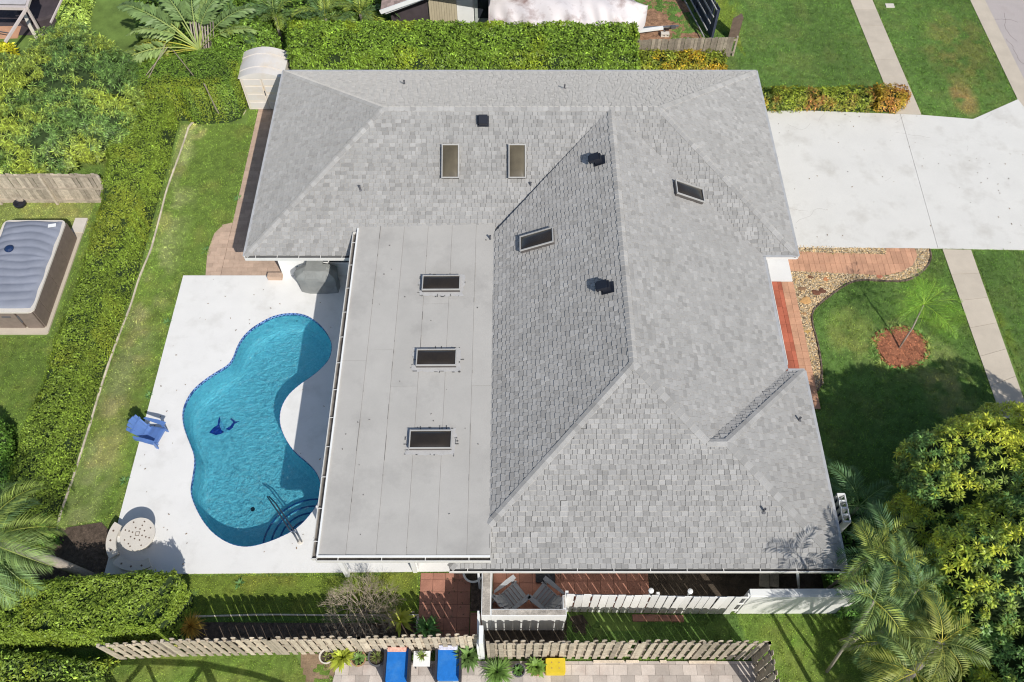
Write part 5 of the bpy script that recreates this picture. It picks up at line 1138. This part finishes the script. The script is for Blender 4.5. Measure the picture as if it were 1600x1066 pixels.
def bench(label, a0, a1, r0=.79, r1=1.10):
    am = math.radians((a0+a1)/2); t = thing('curved_bench', label, 'bench', (tcx+.95*math.cos(am), tcy+.95*math.sin(am), .03)); A = np.radians(np.linspace(a0, a1, 14))
    poly = [(tcx+r0*math.cos(a), tcy+r0*math.sin(a)) for a in A]+[(tcx+r1*math.cos(a), tcy+r1*math.sin(a)) for a in A[::-1]]
    B().prism(poly, .38, .45).add('seat', m_cem, t)
    for f in (.2, .8):
        a = math.radians(a0+(a1-a0)*f); B().box((tcx+.95*math.cos(a), tcy+.95*math.sin(a), .2), (.22, .12, .35), a).add('leg', m_cem, t)
    for f in (.22, .5, .78):
        a = math.radians(a0+(a1-a0)*f); diamond(tcx+.96*math.cos(a), tcy+.96*math.sin(a), .452, .055, t, a)
bench('curved stone bench on the lawn side of the round table', 152, 221); bench('curved stone bench between the round table and the clipped hedge', 229, 300)
# ---- adirondack chairs
def adirondack(label, pos, face, mat, dark, tonev=.06, group=None):
    """face = direction the sitter looks, radians"""
    t = thing('adirondack_chair', label, 'chair', pos, group); R = RZ(face-math.pi/2); P = np.array(pos)   # local: +y forward, x right
    def put(b, name, m=mat): b.move(R, P); return b.add(name, m, t, tone=True)
    for i in range(5):      # seat slats run across
        y = .28-i*.11; z = .36-.16*i/4-.0; put(B().box((0, y, z), (.52, .10, .022), 0, 1+random.uniform(-tonev, tonev)), 'seat_slat')
    for i in range(5):      # fanned back slats
        x = (i-2)*.105; top_ = 1.0-.05*abs(i-2)**1.5; b = B(); a = np.array([x*.85, -.20, .20]); c = np.array([x*1.22, -.60, top_]); b.beam(a, c, .115, .02, 1+random.uniform(-tonev, tonev)); put(b, 'back_slat')
    for z_, y_ in ((.32, -.27), (.72, -.475)): put(B().box((0, y_, z_), (.62, .03, .08), M=RX(.0)), 'back_brace')
    for s in (-1, 1):
        put(B().box((s*.34, .30, .28), (.035, .10, .56)), 'leg')
        put(B().beam((s*.28, .40, .33), (s*.28, -.62, .03), .035, .12), 'leg')
        b = B(); pts = [(s*.31, .40), (s*.45, .40), (s*.46, .1), (s*.42, -.38), (s*.35, -.42), (s*.32, 0)]; b.prism(pts, .56, .585); put(b, 'armrest')
    put(B().box((0, .345, .30), (.60, .03, .10)), 'front_apron')
    return t
m_bl = m_blue
adirondack('blue adirondack chair at the edge of the pool deck facing the water', tuple(G(242, 684, .05)), math.radians(-17), m_blue, m_navy)
adirondack('grey adirondack chair in the left corner of the white courtyard', tuple(G(800, 936, .05)), math.radians(38), m_greych, m_greych)
adirondack('grey adirondack chair beside the end of the white board fence', tuple(G(853, 938, .05)), math.radians(140), m_greych, m_greych)
B().box((*G(852, 902, .05)[:2], .075), (.62, .36, .04)).add('dark_mat', m_black, None, label='black square mat on the terracotta pavers below the gutter', cat='mat')
b = B(); q = G(740, 899, .03); b.lathe([(.24, 0), (.30, .28), (.34, .30), (.34, .34), (.28, .34), (.26, .22)], q, 24, capt=False); rp = thing('planter', 'round white planter under the gutter by the courtyard wall', 'planter', q); b.add('pot', m_white, rp); B().lathe([(.27, 0), (.27, .02)], q+[0, 0, .2], 20).add('earth', m_soil, rp)
# planks and little things in the side strip
for i, (u0, u1) in enumerate(((1186, 1201), (1203, 1216))):
    a = G((u0+u1)/2, 897, .03); c = G((u0+u1)/2, 918, .03); B().beam(a+[0, 0, .04], c+[0, 0, .04], (u1-u0)/47, .05, 1.0-.1*i).add('wooden_plank', m_wood, None, tone=True, label='grey wooden board on the dirt under the gutter, %s one' % ('left' if i == 0 else 'right'), cat='board')
for u, v, lb in ((1017, 924, 'small white hose tap on the white fence above the terracotta strip'), (1078, 925, 'round white lamp head on top of the white fence')):
    q = G(u, v, 1.9); B().lathe([(.03, -.35), (.03, 0), (.08, .03), (.08, .08), (.03, .1)], q, 10).add('fence_lamp', m_white, None, label=lb, cat='lamp')
# ---- neighbour's terrace
def lounger(label, u, v, pillowmat):
    P = G(u, v, .05); t = thing('lounge_chair', label, 'lounge chair', P); w, L = .66, 1.05
    def put(b, name, m): b.move(np.eye(3), P); return b.add(name, m, t)
    put(B().box((0, 0, .20), (w, L, .06)), 'seat_frame', m_wicker)
    for s in (-1, 1):
        put(B().box((s*(w/2+.03), 0, .28), (.06, L+.06, .52)), 'arm_panel', m_wicker)
    put(B().box((0, L/2, .40), (w, .08, .76)), 'back_panel', m_wicker)
    for sx in (-1, 1):
        for sy in (-1, 1): put(B().box((sx*w*.45, sy*L*.45, .08), (.05, .05, .16)), 'leg', m_wicker)
    b = B(); b.prism(rrect(-w/2+.01, -L/2-.02, w/2-.01, L/2-.10, .05), .24, .37); put(b, 'cushion', m_cush)
    b = B(); b.box((0, L/2-.14, .55), (w*.82, .13, .36), M=RX(.45)); put(b, 'pillow', pillowmat)
lounger('blue cushioned lounge chair with a pinkish pillow', 623, 1040, m_pink); lounger('blue cushioned lounge chair with a pale print pillow', 702, 1037, m_pillow)
q = G(661, 1037, .05); st = thing('side_table', 'white tiled side table between the two blue lounge chairs', 'table', q)
B().box(q+[0, .05, .44], (.50, .44, .03)).add('table_top', m_white, st)
for sx in (-1, 1):
    for sy in (-1, 1): B().box(q+[sx*.21, sy*.18+.05, .21], (.035, .035, .42)).add('leg', m_wicker, st)
def pot_plant(label, u, v, r, h, potmat, n, L, W, base, up=(.3, 1.4), z=.05, body=True):
    q = G(u, v, z); t = thing('potted_plant', label, 'potted plant', q)
    b = B(); b.lathe([(r*.65, 0), (r*.95, h*.85), (r*1.08, h*.87), (r*1.08, h), (r*.9, h), (r*.85, h*.8)], q, 18, capt=False); b.add('pot', potmat, t); B().lathe([(r*.87, 0), (r*.87, .01)], q+[0, 0, h*.8], 14).add('earth', m_soil, t)
    if n: tuft('leaves', None, q+[0, 0, h*.8], n, L, W, base, up=up, parent=t)
    return t
pot_plant('small potted plant on the white side table', 660, 1026, .07, .12, m_clay, 40, .18, .03, (1.3, 1.3, .8), z=.5)
pot_plant('grey pot of sand at the left end of the row by the picket fence', 513, 1029, .21, .34, m_cem, 12, .15, .03, (1.5, 1.3, .9))
pot_plant('yellow green bushy plant in a grey pot below the picket fence', 537, 1030, .20, .3, m_cem, 90, .46, .09, (2.4, 2.0, .7), up=(.1, 1.4))
pot_plant('terracotta pot with a spiky succulent', 562, 1032, .22, .28, m_clay, 30, .28, .07, (1.1, 1.3, 1.0))
pot_plant('wide dark pot of thin stems beside the left lounge chair', 591, 1030, .26, .32, m_woodd if False else m_pipe, 40, .26, .02, (1.2, 1.1, .8))
pot_plant('leafy bush in a pot right of the right lounge chair', 733, 1028, .22, .3, m_pipe, 130, .50, .11, (.9, 1.1, .9), up=(0, 1.4))
pot_plant('feathery green plant in the corner below the white post', 777, 1052, .18, .2, m_pipe, 170, .55, .035, (1.0, 1.25, .8), up=(.1, 1.3))
pot_plant('small round pot with a dark green plant', 810, 1050, .19, .26, m_pipe, 50, .2, .05, (.7, 1.0, .7))
pot_plant('terracotta pot of broad leaves beside the yellow ottoman', 838, 1045, .24, .28, m_clay, 80, .34, .14, (1.1, 1.3, .7), up=(.1, 1.3))
q = G(867, 1044, .05); ot = thing('ottoman', 'bright yellow buttoned ottoman under the grey picket fence', 'ottoman', q)
b = B(); b.prism(rrect(-.30, -.22, .30, .22, .05), .02, .36); b.prism(rrect(-.285, -.205, .285, .205, .06), .36, .40); b.move(np.eye(3), q); b.add('body', m_yellow, ot)
for dx in (-.11, .11):
    for dy in (-.08, .08): B().lathe([(.018, 0), (.018, .01)], q+[dx, dy, .398], 8).add('button', m_clay, ot)
for (u0, u1, v) in ((927, 975, 1034), (978, 998, 1034), (1031, 1041, 1034), (1076, 1119, 1035)):
    a = G(u0, v, .05); c = G(u1, v, .05); B().beam(a+[0, 0, .03], c+[0, 0, .03], .07, .06, 1.4).add('timber', m_wood, None, tone=True, label={927: 'longest pale timber lying along the foot of the worn fence', 978: 'pale timber second from the left at the foot of the worn fence', 1031: 'shortest pale timber at the foot of the worn fence', 1076: 'rightmost pale timber at the foot of the worn fence'}[u0], cat='timber')
# ---- garden plants of the lower bed
bs = thing('bare_bush', 'leafless grey twiggy bush between the deck and the picket fence', 'bush', (*G(570, 962)[:2], 0))
bc = np.array([*G(570, 958)[:2], .0]); bw = B(); r = random.Random(5)
def twig(p, d, L, rad, lev):
    q = p+d*L; bw.tube([p, (p+q)/2+np.array([r.uniform(-.03, .03) for _ in range(3)]), q], [rad, rad*.8, rad*.6], 3, r.uniform(.8, 1.6))
    if lev == 0: return
    for _ in range(3 if lev > 1 else 4):
        nd = d+np.array([r.gauss(0, .55), r.gauss(0, .55), r.gauss(.05, .35)]); nd /= np.linalg.norm(nd); twig(q, nd, L*r.uniform(.6, .9), rad*.62, lev-1)
for i in range(24):
    a = 6.283*i/24*5; el_ = .35+.6*((i*.618) % 1); d = np.array([math.cos(a)*.8, math.sin(a)*.7, el_]); d /= np.linalg.norm(d); twig(bc+d*.05, d, .42, .016, 4)
bw.add('twigs', m_twig, bs, tone=True, kind='stuff')
tuft('dry_plant', 'round spiky orange brown plant at the end of the clipped hedge', G(304, 984), 190, .48, .03, (4.0, 1.9, 1.1), cat='plant', up=(-.1, 1.5), droop=.3, mat=m_palm, z0=.35)
tuft('yellow_plant', 'plant of broad yellow green leaves right of the bare bush', G(626, 972), 34, .52, .12, (2.9, 2.3, .9), up=(.2, 1.2), z0=.2)
tuft('agave', 'dark green cluster of spiky leaves beside the terracotta pavers', G(668, 985), 90, .48, .075, (.85, 1.3, 1.0), up=(.1, 1.3), z0=.15)
tuft('small_plant', 'bluish plant at the foot of the clipped hedge', G(270, 976), 60, .35, .04, (.8, 1.1, 1.1), up=(.1, 1.2))
for i, (u, v, lb) in enumerate([(234, 619, 'small blue green weed on the deck edge above the blue chair'), (196, 752, 'small weed at the deck edge above the stone table'), (373, 312, 'little grey green weed beside the shaded path'), (322, 392, 'pale weed at the corner of the pink brick bay'), (375, 913, 'pale spidery weed in the bottom grass strip'), (262, 505, 'tiny dark weed beside the top left of the pool deck')]):
    tuft('weed', lb, G(u, v), 26, .22, .03, (1.0, 1.4, 1.3), up=(.2, 1.3))
q = G(651, 970); bb_ = thing('bird_bath_edge', 'low grey stone bracket beside the terracotta pavers', 'stone', q); B().box(q+[-.1, .12, .1], (.35, .06, .2)).add('arm', m_cem, bb_); B().box(q+[.05, -.1, .1], (.06, .42, .2)).add('arm', m_cem, bb_)
wb_ = B().box((*G(1390, 10)[:2], .03), (.42, .30, .05)).add('utility_cover', m_cem, None, label='small white utility cover in the grass between sidewalk and street', cat='cover')
# ---- top of the picture: neighbour house, boat, trailer, pool cage
nh = thing('neighbour_house', 'neighbour house with tan siding and a white gable behind the tall hedge', 'house', (-2, 36, 0))
for x in np.arange(-3.95, -2.75, .12): B().box((x+.06, 34.9, 1.25), (.112, .06, 2.5), t=random.uniform(.95, 1.05)).add('siding_board', m_siding, nh, tone=True)
B().box((-1.2, 35.2, 1.25), (5.6, .3, 2.5)).add('wall', m_white, nh)
B().box((-2.25, 34.98, 1.25), (.75, .06, 2.5)).add('wall_panel', m_white, nh)
dn = B().box((-1.35, 34.98, 1.2), (.85, .06, 2.4)).add('door', M('grey_door', (.45, .48, .45), .5), nh); B().box((-1.35, 34.94, 1.4), (.55, .02, 1.4)).add('pane', m_win, dn)
B().box((-4.9, 34.9, 1.2), (1.8, .08, 2.4)).add('dark_opening', m_darkscreen, nh)
rs = B()
ga_, gb_ = np.array([-6.0, 33.4, 2.25]), np.array([-3.2, 33.4, 3.35])
for sgn, p0, p1 in ((1, ga_, gb_),):
    rs.raw([tuple(ga_), tuple(gb_), (-3.2, 40, 3.35), (-6.0, 40, 2.25)], [(0, 1, 2, 3)])
    rs.raw([tuple(gb_), (-.4, 33.4, 2.25+.6), (-.4, 40, 2.85), (-3.2, 40, 3.35)], [(0, 1, 2, 3)])
nroof = rs.add('roof', m_under, nh)
sh_ = B()
for r_ in range(18):
    for c_ in range(40):
        f0 = r_/18; z = 2.26+1.1*f0; x = -6.0+2.8*f0; y = 33.45+c_*.17+(.08 if r_ % 2 else 0); sh_.box((x+.08, y, z+.02+.03), (.165, .155, .014), 0, random.uniform(.75, 1.2), M=RY(-.374))
sh_.add('shingle', m_pinkroof, nroof, tone=True, kind='stuff')
B().beam(ga_+[-.02, -.03, -.05], gb_+[0, -.03, -.05], .05, .2).add('fascia', m_white, nh); B().beam(ga_+[.15, .25, -.30], gb_+[0, .25, -.30], .05, .12).add('fascia', m_white, nh)
bl = thing('left_boundary_tarp', 'blue tarp heap behind the palms at the top', 'tarp', (-6.9, 33.5, 0)); b = B(); b.lathe([(.5, 0), (.55, .5), (.3, 1.1), (.05, 1.3)], (-6.9, 33.5, 0), 9); b.add('sheet', M('blue_tarp', (.02, .08, .3), .6, .4, 4), bl)
bt = thing('covered_boat', 'boat under a dirty white tarp with brown stains behind the tall hedge', 'boat', (2.7, 34.6, 0))
n, m_ = 110, 26; V = []
for i in range(n+1):
    t = i/n; x = -1.1+7.5*t; wdt = 1.35*(max(0, 1-max(0, (t-.5)/.5)**2.0))**.5*(.8+.2*min(1, t*6)); h0 = 1.25+.35*math.sin(t*math.pi)
    for j in range(m_+1):
        s = (j/m_)*2-1; y = 34.6+wdt*s*1.02; fold = .10*math.sin(t*60+3*s+2*math.sin(t*9))*(abs(s))**1.2+.07*math.sin(t*23+s*5)
        z = h0+.45*(1-abs(s)**1.7)+fold-(.55 if abs(s) > .95 else 0); V.append((x, y, z))
F = [(i*(m_+1)+j, (i+1)*(m_+1)+j, (i+1)*(m_+1)+j+1, i*(m_+1)+j+1) for i in range(n) for j in range(m_)]
add('tarp', V, F, m_tarp, bt, smooth=True)
b = B(); b.prism([(-1.0, 33.6), (4.5, 33.6), (5.9, 34.6), (4.5, 35.6), (-1.0, 35.6)], .35, 1.2); b.add('hull', m_white, bt)
B().box((5.7, 33.75, .6), (.12, .12, .7)).add('trailer_post', m_steel, bt)
tr_ = thing('trailer_tongue', 'white trailer tongue resting on a concrete block', 'trailer', G(1025, 50))
B().beam(G(995, 49, .35), G(1036, 43.5, .4), .16, .1).add('beam', m_white, tr_); B().beam(G(995, 44, .38), G(1060, 41, .42), .07, .07).add('beam', m_steel, tr_)
B().box(G(1052, 42, .45), (.22, .12, .12)).add('coupler', m_pipe, tr_); B().tube([G(1036, 46, .35), G(1042, 53, .02)], .03, 6).add('jack', m_pipe, tr_)
cbk = thing('concrete_block', 'hollow concrete block on the grass by the trailer tongue', 'block', G(1038.5, 57)); q = G(1038.5, 56.5); b = B()
b.box(q+[0, 0, .17], (.40, .20, .04)).box(q+[0, 0, .03], (.40, .20, .04))
for dx in (-.18, 0, .18): b.box(q+[dx, 0, .10], (.04, .20, .10))
b.add('block', m_cem, cbk)
vh = thing('dark_vehicle', 'dark vehicle with blue glass behind the boat', 'car', (.2, 37.2, 0))
b = B(); b.prism(rrect(-1.3, 36.3, 1.6, 38.4, .3), .35, 1.05); b.add('body', m_black, vh); b = B(); b.prism(rrect(-.9, 36.5, 1.2, 38.2, .4), 1.05, 1.5); b.add('cabin', M('blue_glass', (.02, .07, .12), .1, spec=.8), vh)
for x in (-.8, 1.1): b = B(); b.lathe([(.33, -.1), (.33, .1)], (0, 0, 0), 16); b.move(RX(math.pi/2), (x, 36.35, .34)); b.add('wheel', m_black, vh)
b = B(); b.box((-.15, 36.6, 1.25), (.05, .3, .5)); b.add('pillar', m_steel, vh)
# pool cage at the top left
pc_ = thing('pool_cage', 'aluminium pool cage of the neighbour with a dark floor at the top left corner', 'screen enclosure', (-19.5, 36, 0))
sheet('cage_floor', [tuple(G(u, v)[:2]) for u, v in [(-120, -40), (115, -40), (80, 56), (-120, 56)]], .03, m_darkscreen, pc_)
b = B(); b.prism([tuple(G(u, v)[:2]) for u, v in [(-120, 44), (34, 42), (28, 60), (-120, 66)]], -.01, .05); b.add('brick_strip', m_paver, pc_, tone=True)
b = B(); b.prism([tuple(G(u, v)[:2]) for u, v in [(70, -20), (74, 2), (82, 12), (88, 19), (92, 8), (86, -20)]], .04, .09); b.add('brick_curb', m_paver, pc_, tone=True)
ce = G(68, 22, .05); b = B(); b.lathe([(1.15, 0), (1.2, .45), (1.05, .5), (1.0, .2)], ce, 24); b.add('spa_ring', m_darkscreen, pc_)
cz = 2.4; c0 = G(42, 12.5, cz)
B().beam(G(-60, 11, cz), c0, .16, .14).add('beam', m_alu, pc_); B().beam(c0, (c0[0], c0[1], 0), .10, .10).add('post', m_alu, pc_); B().beam(c0, G(8, 66, 1.6), .10, .10).add('beam', m_alu, pc_)
B().beam(G(50, -12, cz), c0, .12, .12).add('beam', m_alu, pc_); B().beam(G(99, -6, 2.0), G(79, 36, 1.6), .06, .08).add('beam', m_alu, pc_); B().beam(G(-20, 46, .6), G(14, 52, .6), .04, .04).add('beam', m_pipe, pc_)
B().prism([tuple(G(u, v, cz)[:2]) for u, v in [(-60, -40), (46, -40), (50, -12), (40, 8), (-60, 7)]], cz+.02, cz+.06).add('roof_panel', M('pale_panel', (.50, .47, .47), .6, .1, 2), pc_)
B().prism([tuple(G(u, v, .9)[:2]) for u, v in [(36, 24), (40, 20), (49, 40), (44, 42)]], .1, .9).add('white_ledge', m_cem, pc_)
# ---- dry leaves and grit blown about
lb = B(); rr = random.Random(8)
for _ in range(230):
    k = rr.random()
    if k < .45: x, y, z = rr.uniform(-12.8, -5.2), rr.uniform(8.3, 20), .058
    elif k < .8: x, y, z = rr.uniform(11, 24), rr.uniform(21.6, 29.2), .043
    else: x, y, z = rr.uniform(-2.8, -1.4), rr.uniform(6.1, 8.1), .045
    if inpoly([x], [y], POOL)[0] or distpoly(np.array([x]), np.array([y]), POOL)[0] < .05: continue
    s_ = rr.uniform(.012, .035); lb.box((x, y, z), (s_*2, s_, .006), rr.uniform(0, 3), rr.uniform(.5, 1.4))
lb.add('leaf_litter', M('dry_leaf', (.22, .15, .09), .9, .3, 5, tone=True), None, tone=True, kind='stuff', label='dry leaf bits scattered over the deck, driveway and paving')
# ---- framed pool cage south of the picture: only its shadow reaches the grass
cg = thing('pool_cage', 'dark framed pool cage below the picture whose beams shade the bottom lawn', 'screen enclosure', (-7, 1.5, 0))
def shp(u, v, z): g = G(u, v); k_ = z/math.tan(EL); return np.array([g[0]+k_*math.sin(AZ), g[1]-k_*math.cos(AZ), z])
zc = 3.0; path = [shp(u, v, zc) for u, v in [(40, 1034), (160, 1034.5), (225, 1032.5), (318, 1037), (400, 1054), (470, 1078)]]
for i in range(len(path)-1): B().beam(path[i], path[i+1], .10, .10).add('beam', m_pipe, cg)
for (u, v), (u2, v2) in (((225, 1034), (195, 1072)), (((228, 1034)), (248, 1078)), ((318, 1038), (290, 1078)), ((322, 1038), (345, 1082)), ((160, 1036), (120, 1070)), ((160, 1036), (186, 1076))):
    B().beam(shp(u, v, zc), shp(u2, v2, zc-.6), .09, .09).add('brace', m_pipe, cg)
for i in (0, 1, 3, 5): B().box((path[i][0], path[i][1], zc/2-.02), (.12, .12, zc-.08)).add('post', m_pipe, cg)
# ================================================================ GRASS
bl_ = []
def noblade(poly): bl_.append(poly)
for pl in (POOL, DECK, DRV, [(-11.5, 20), (-8.9, 20), (-8.9, 29.4), (-11.5, 29.4)], [(-12.2, 20), (-11.5, 20), (-11.5, 22.7), (-12.1, 22.2)], [(-9.0, 20), (9.5, 20), (9.5, 28), (-9, 28)], [(-5, 8.3), (9.5, 8.3), (9.5, 20), (-5, 20)],
           mr, NP, TQ, [(-9.9, 5.85), (-1.3, 5.85), (-1.3, 6.62), (-9.9, 6.66)], [(-1.3, 5.7), (1.6, 5.7), (1.6, 8.3), (-1.3, 8.3)], [(1.5, 7.02), (9.9, 6.9), (9.9, 8.4), (1.5, 8.4)], [(8.2, 14.1), (11.03, 14.1), (11.03, 21.4), (8.2, 21.4)], W1, *GRA,
           HL, [(-17, 28.5), (-11.9, 28.5), (-12, 31), (-17, 30)], [(-16.2, 6), (-10, 6), (-10, 7.6), (-16.2, 7.6)], [(-10.3, 30.2), (5.6, 30.2), (5.6, 32.4), (-10.3, 32.4)], [(-20.6, 17.2), (-17.4, 17.2), (-17.4, 22.4), (-20.6, 22.4)],
           [(-15.4, 7.6), (-12.9, 7.6), (-12.9, 9.3), (-13.6, 9.9), (-15.4, 9.6)], [tuple(rb-e*60) for e in [(ra-rb)/np.linalg.norm(ra-rb)]]+[tuple(ra+(ra-rb)), tuple(ra+(ra-rb)+[30, 0]), tuple(rb-(ra-rb)*6+[30, 0])], [(-30, 31), (-16, 34), (-16, 45), (-30, 45)], [(11.7, 29.2), (17.8, 29.2), (17.8, 30), (11.7, 30)]): noblade(pl)
for A_, B_ in (((1400, 178.7), (1315, -32)), ((1472, 390), (1640, 870))):
    l0, l1 = ga(*A_), ga(*B_); wv = (ga(1439.5, 179.8)-ga(1400, 178.7)) if A_[0] == 1400 else (ga(1517, 391)-ga(1472, 390)); noblade([tuple(l0), tuple(l0+wv), tuple(l1+wv), tuple(l1)])
NB = 2300000
Xg = RNG.uniform(-27, 27, NB); Yg = RNG.uniform(4.2, 38, NB)
half = (Yg*.533*0+np.abs(Yg*ST*0)); depth = Yg*CT+CAMH*ST; keep = np.abs(Xg) < 800/FPX*depth*1.03+.3
for pl in bl_: keep &= ~inpoly(Xg, Yg, pl)
Xg = Xg[keep]; Yg = Yg[keep]
def lawn_tone(X, Y):
    def region(px): return inpoly(X, Y, GP(px))
    tone = np.ones((len(X), 3)); left = X < -11.4
    tone[left & (Y > 8)] = (1.30, 1.12, .95)
    tone[region([(262, 897), (660, 893), (656, 962), (262, 965)])] = (1.45, 1.12, .75)
    tone[region([(1150, 960), (1345, 955), (1400, 1100), (1205, 1100)])] = (1.35, 1.2, .95)
    tone[region([(150, 1022), (548, 1022), (548, 1090), (120, 1090)])] = (1.3, 1.12, .9)
    tone[region([(0, 200), (170, 190), (160, 275), (0, 275)])] = (1.3, 1.2, 1.1); tone[region([(-10, 310), (150, 315), (130, 370), (-10, 370)])] = (1.9, 1.3, 1.6)
    tone[region([(120, -20), (190, -20), (215, 95), (150, 130), (110, 80)])] = (1.6, 1.2, 1.0)
    tone[region([(1085, -20), (1130, -20), (1165, 90), (1140, 60)])] = (1.5, 1.2, .8)
    f = np.clip(1-distpoly(X, Y, [(-14.3, 28), (-14.1, 24), (-14.1, 20), (-14.3, 15), (-14.45, 9), (-14.44, 9), (-14.29, 15), (-14.09, 20), (-14.09, 24)])/1.0, 0, 1)*np.clip((fbm(X, Y, .9, 61)-.36)*4, 0, 1)*left
    tone = tone*(1-f[:, None])+np.array([2.3, 1.5, 2.6])*f[:, None]
    for (u, v, ru, rv_, cl) in [(1505, 150, 20, 34, (2.4, 1.1, 1.8)), (1500, 80, 55, 60, (1.5, 1.0, 1.2)), (1480, 600, 40, 70, (2.0, 1.35, 1.9)), (1405, 545, 70, 50, (1.9, 1.4, 1.9)), (1330, 520, 40, 40, (1.6, 1.2, 1.3)), (1460, 480, 60, 50, (1.25, 1.35, .8)), (360, 1005, 300, 12, (2.5, 1.5, 2)), (310, 205, 14, 14, (3, 1.7, 3)), (255, 350, 14, 20, (2.4, 1.5, 2.2)), (170, 690, 20, 50, (2.0, 1.4, 1.9)), (1130, 20, 30, 40, (1.5, 1.2, .8)), (1560, 520, 20, 60, (1.4, 1.15, .8))]:
        a = G(u, v); r_u = np.linalg.norm(G(u+ru, v)-a); r_v = np.linalg.norm(G(u, v-rv_)-a); dd = ((X-a[0])/r_u)**2+((Y-a[1])/r_v)**2; ff = np.clip(1.3-dd, 0, 1)*np.clip((fbm(X, Y, .5, 71)-.3)*4, 0, 1); tone = tone*(1-ff[:, None])+np.array(cl)*ff[:, None]
    big_ = fbm(X, Y, 2.5, 81); tone *= (.72+.56*big_)[:, None]; y2 = np.clip((fbm(X, Y, .8, 85)-.52)*4, 0, 1)*.5; tone = tone*(1-y2[:, None])+tone*np.array([1.5, 1.1, 1.4])*y2[:, None]
    bare = region([(885, 957), (1010, 957), (1000, 985), (905, 990)])&(fbm(X, Y, .4, 91) > .42)
    bare |= region([(460, 1018), (548, 1018), (548, 1050), (480, 1066)])&(fbm(X, Y, .4, 92) > .35)
    bare |= region([(1000, -20), (1104, -20), (1104, 60), (1000, 70)])&(fbm(X, Y, .8, 93) > .40)
    bare |= region([(1000, 890), (1330, 890), (1330, 930), (1000, 930)])&(fbm(X, Y, .8, 94) > .45)
    return tone, bare
# matted thatch under the blades
st_ = .10; gxs = np.arange(-28, 28, st_); gys = np.arange(4, 39, st_); GX, GY = np.meshgrid(gxs, gys); cx = (GX[:-1, :-1]+st_/2).ravel(); cy = (GY[:-1, :-1]+st_/2).ravel()
ok = np.abs(cx) < 800/FPX*(cy*CT+CAMH*ST)*1.05+.5
for pl in bl_:
    p_ = np.array(pl); bx_ = (cx > p_[:, 0].min()-.1)&(cx < p_[:, 0].max()+.1)&(cy > p_[:, 1].min()-.1)&(cy < p_[:, 1].max()+.1)&ok
    ii = np.where(bx_)[0]
    if len(ii): ok[ii[inpoly(cx[ii], cy[ii], pl)|(distpoly(cx[ii], cy[ii], pl) < .08)]] = False
tg, bg_ = lawn_tone(GX.ravel(), GY.ravel()); bare_c = lawn_tone(cx, cy)[1]; ok &= ~bare_c
iy, ix = np.divmod(np.where(ok)[0], len(gxs)-1); W_ = len(gxs); Fq = np.stack([iy*W_+ix, iy*W_+ix+1, (iy+1)*W_+ix+1, (iy+1)*W_+ix], 1)
used, inv = np.unique(Fq, return_inverse=True); Vq = np.stack([GX.ravel()[used]+RNG.uniform(-.02, .02, len(used)), GY.ravel()[used]+RNG.uniform(-.02, .02, len(used)), .008+.012*vnoise(GX.ravel()[used], GY.ravel()[used], .15, 98)], 1)
add('turf', Vq, inv.reshape(-1, 4), m_turf, None, (tg[used]*(.75+.5*vnoise(GX.ravel()[used], GY.ravel()[used], .12, 99))[:, None]), kind='stuff', label='matted turf of the lawns')
tone, bare = lawn_tone(Xg, Yg); tone *= (.62+.76*vnoise(Xg, Yg, .09, 95))[:, None]
Xg, Yg, tone = Xg[~bare], Yg[~bare], tone[~bare]; n = len(Xg)
a = RNG.uniform(0, 6.283, n); hgt = RNG.uniform(.02, .045, n)+.05*vnoise(Xg, Yg, .11, 97)**2; ln = RNG.uniform(.0, .05, n); wd_ = RNG.uniform(.012, .030, n)
P0 = np.stack([Xg, Yg, np.full(n, .0)], 1); S_ = np.stack([np.cos(a), np.sin(a), np.zeros(n)], 1)*wd_[:, None]/2; b2_ = a+RNG.uniform(.8, 2.2, n); T_ = P0+np.stack([np.cos(b2_)*ln, np.sin(b2_)*ln, hgt], 1)
V = np.stack([P0-S_, P0+S_, T_], 1).reshape(-1, 3); F = np.arange(3*n).reshape(-1, 3)
add('grass', V, F, m_grass, None, np.repeat(tone*RNG.lognormal(-.04, .36, (n, 1)), 3, axis=0), kind='stuff', label='short green grass blades of the lawns')
print('GRASS', n)
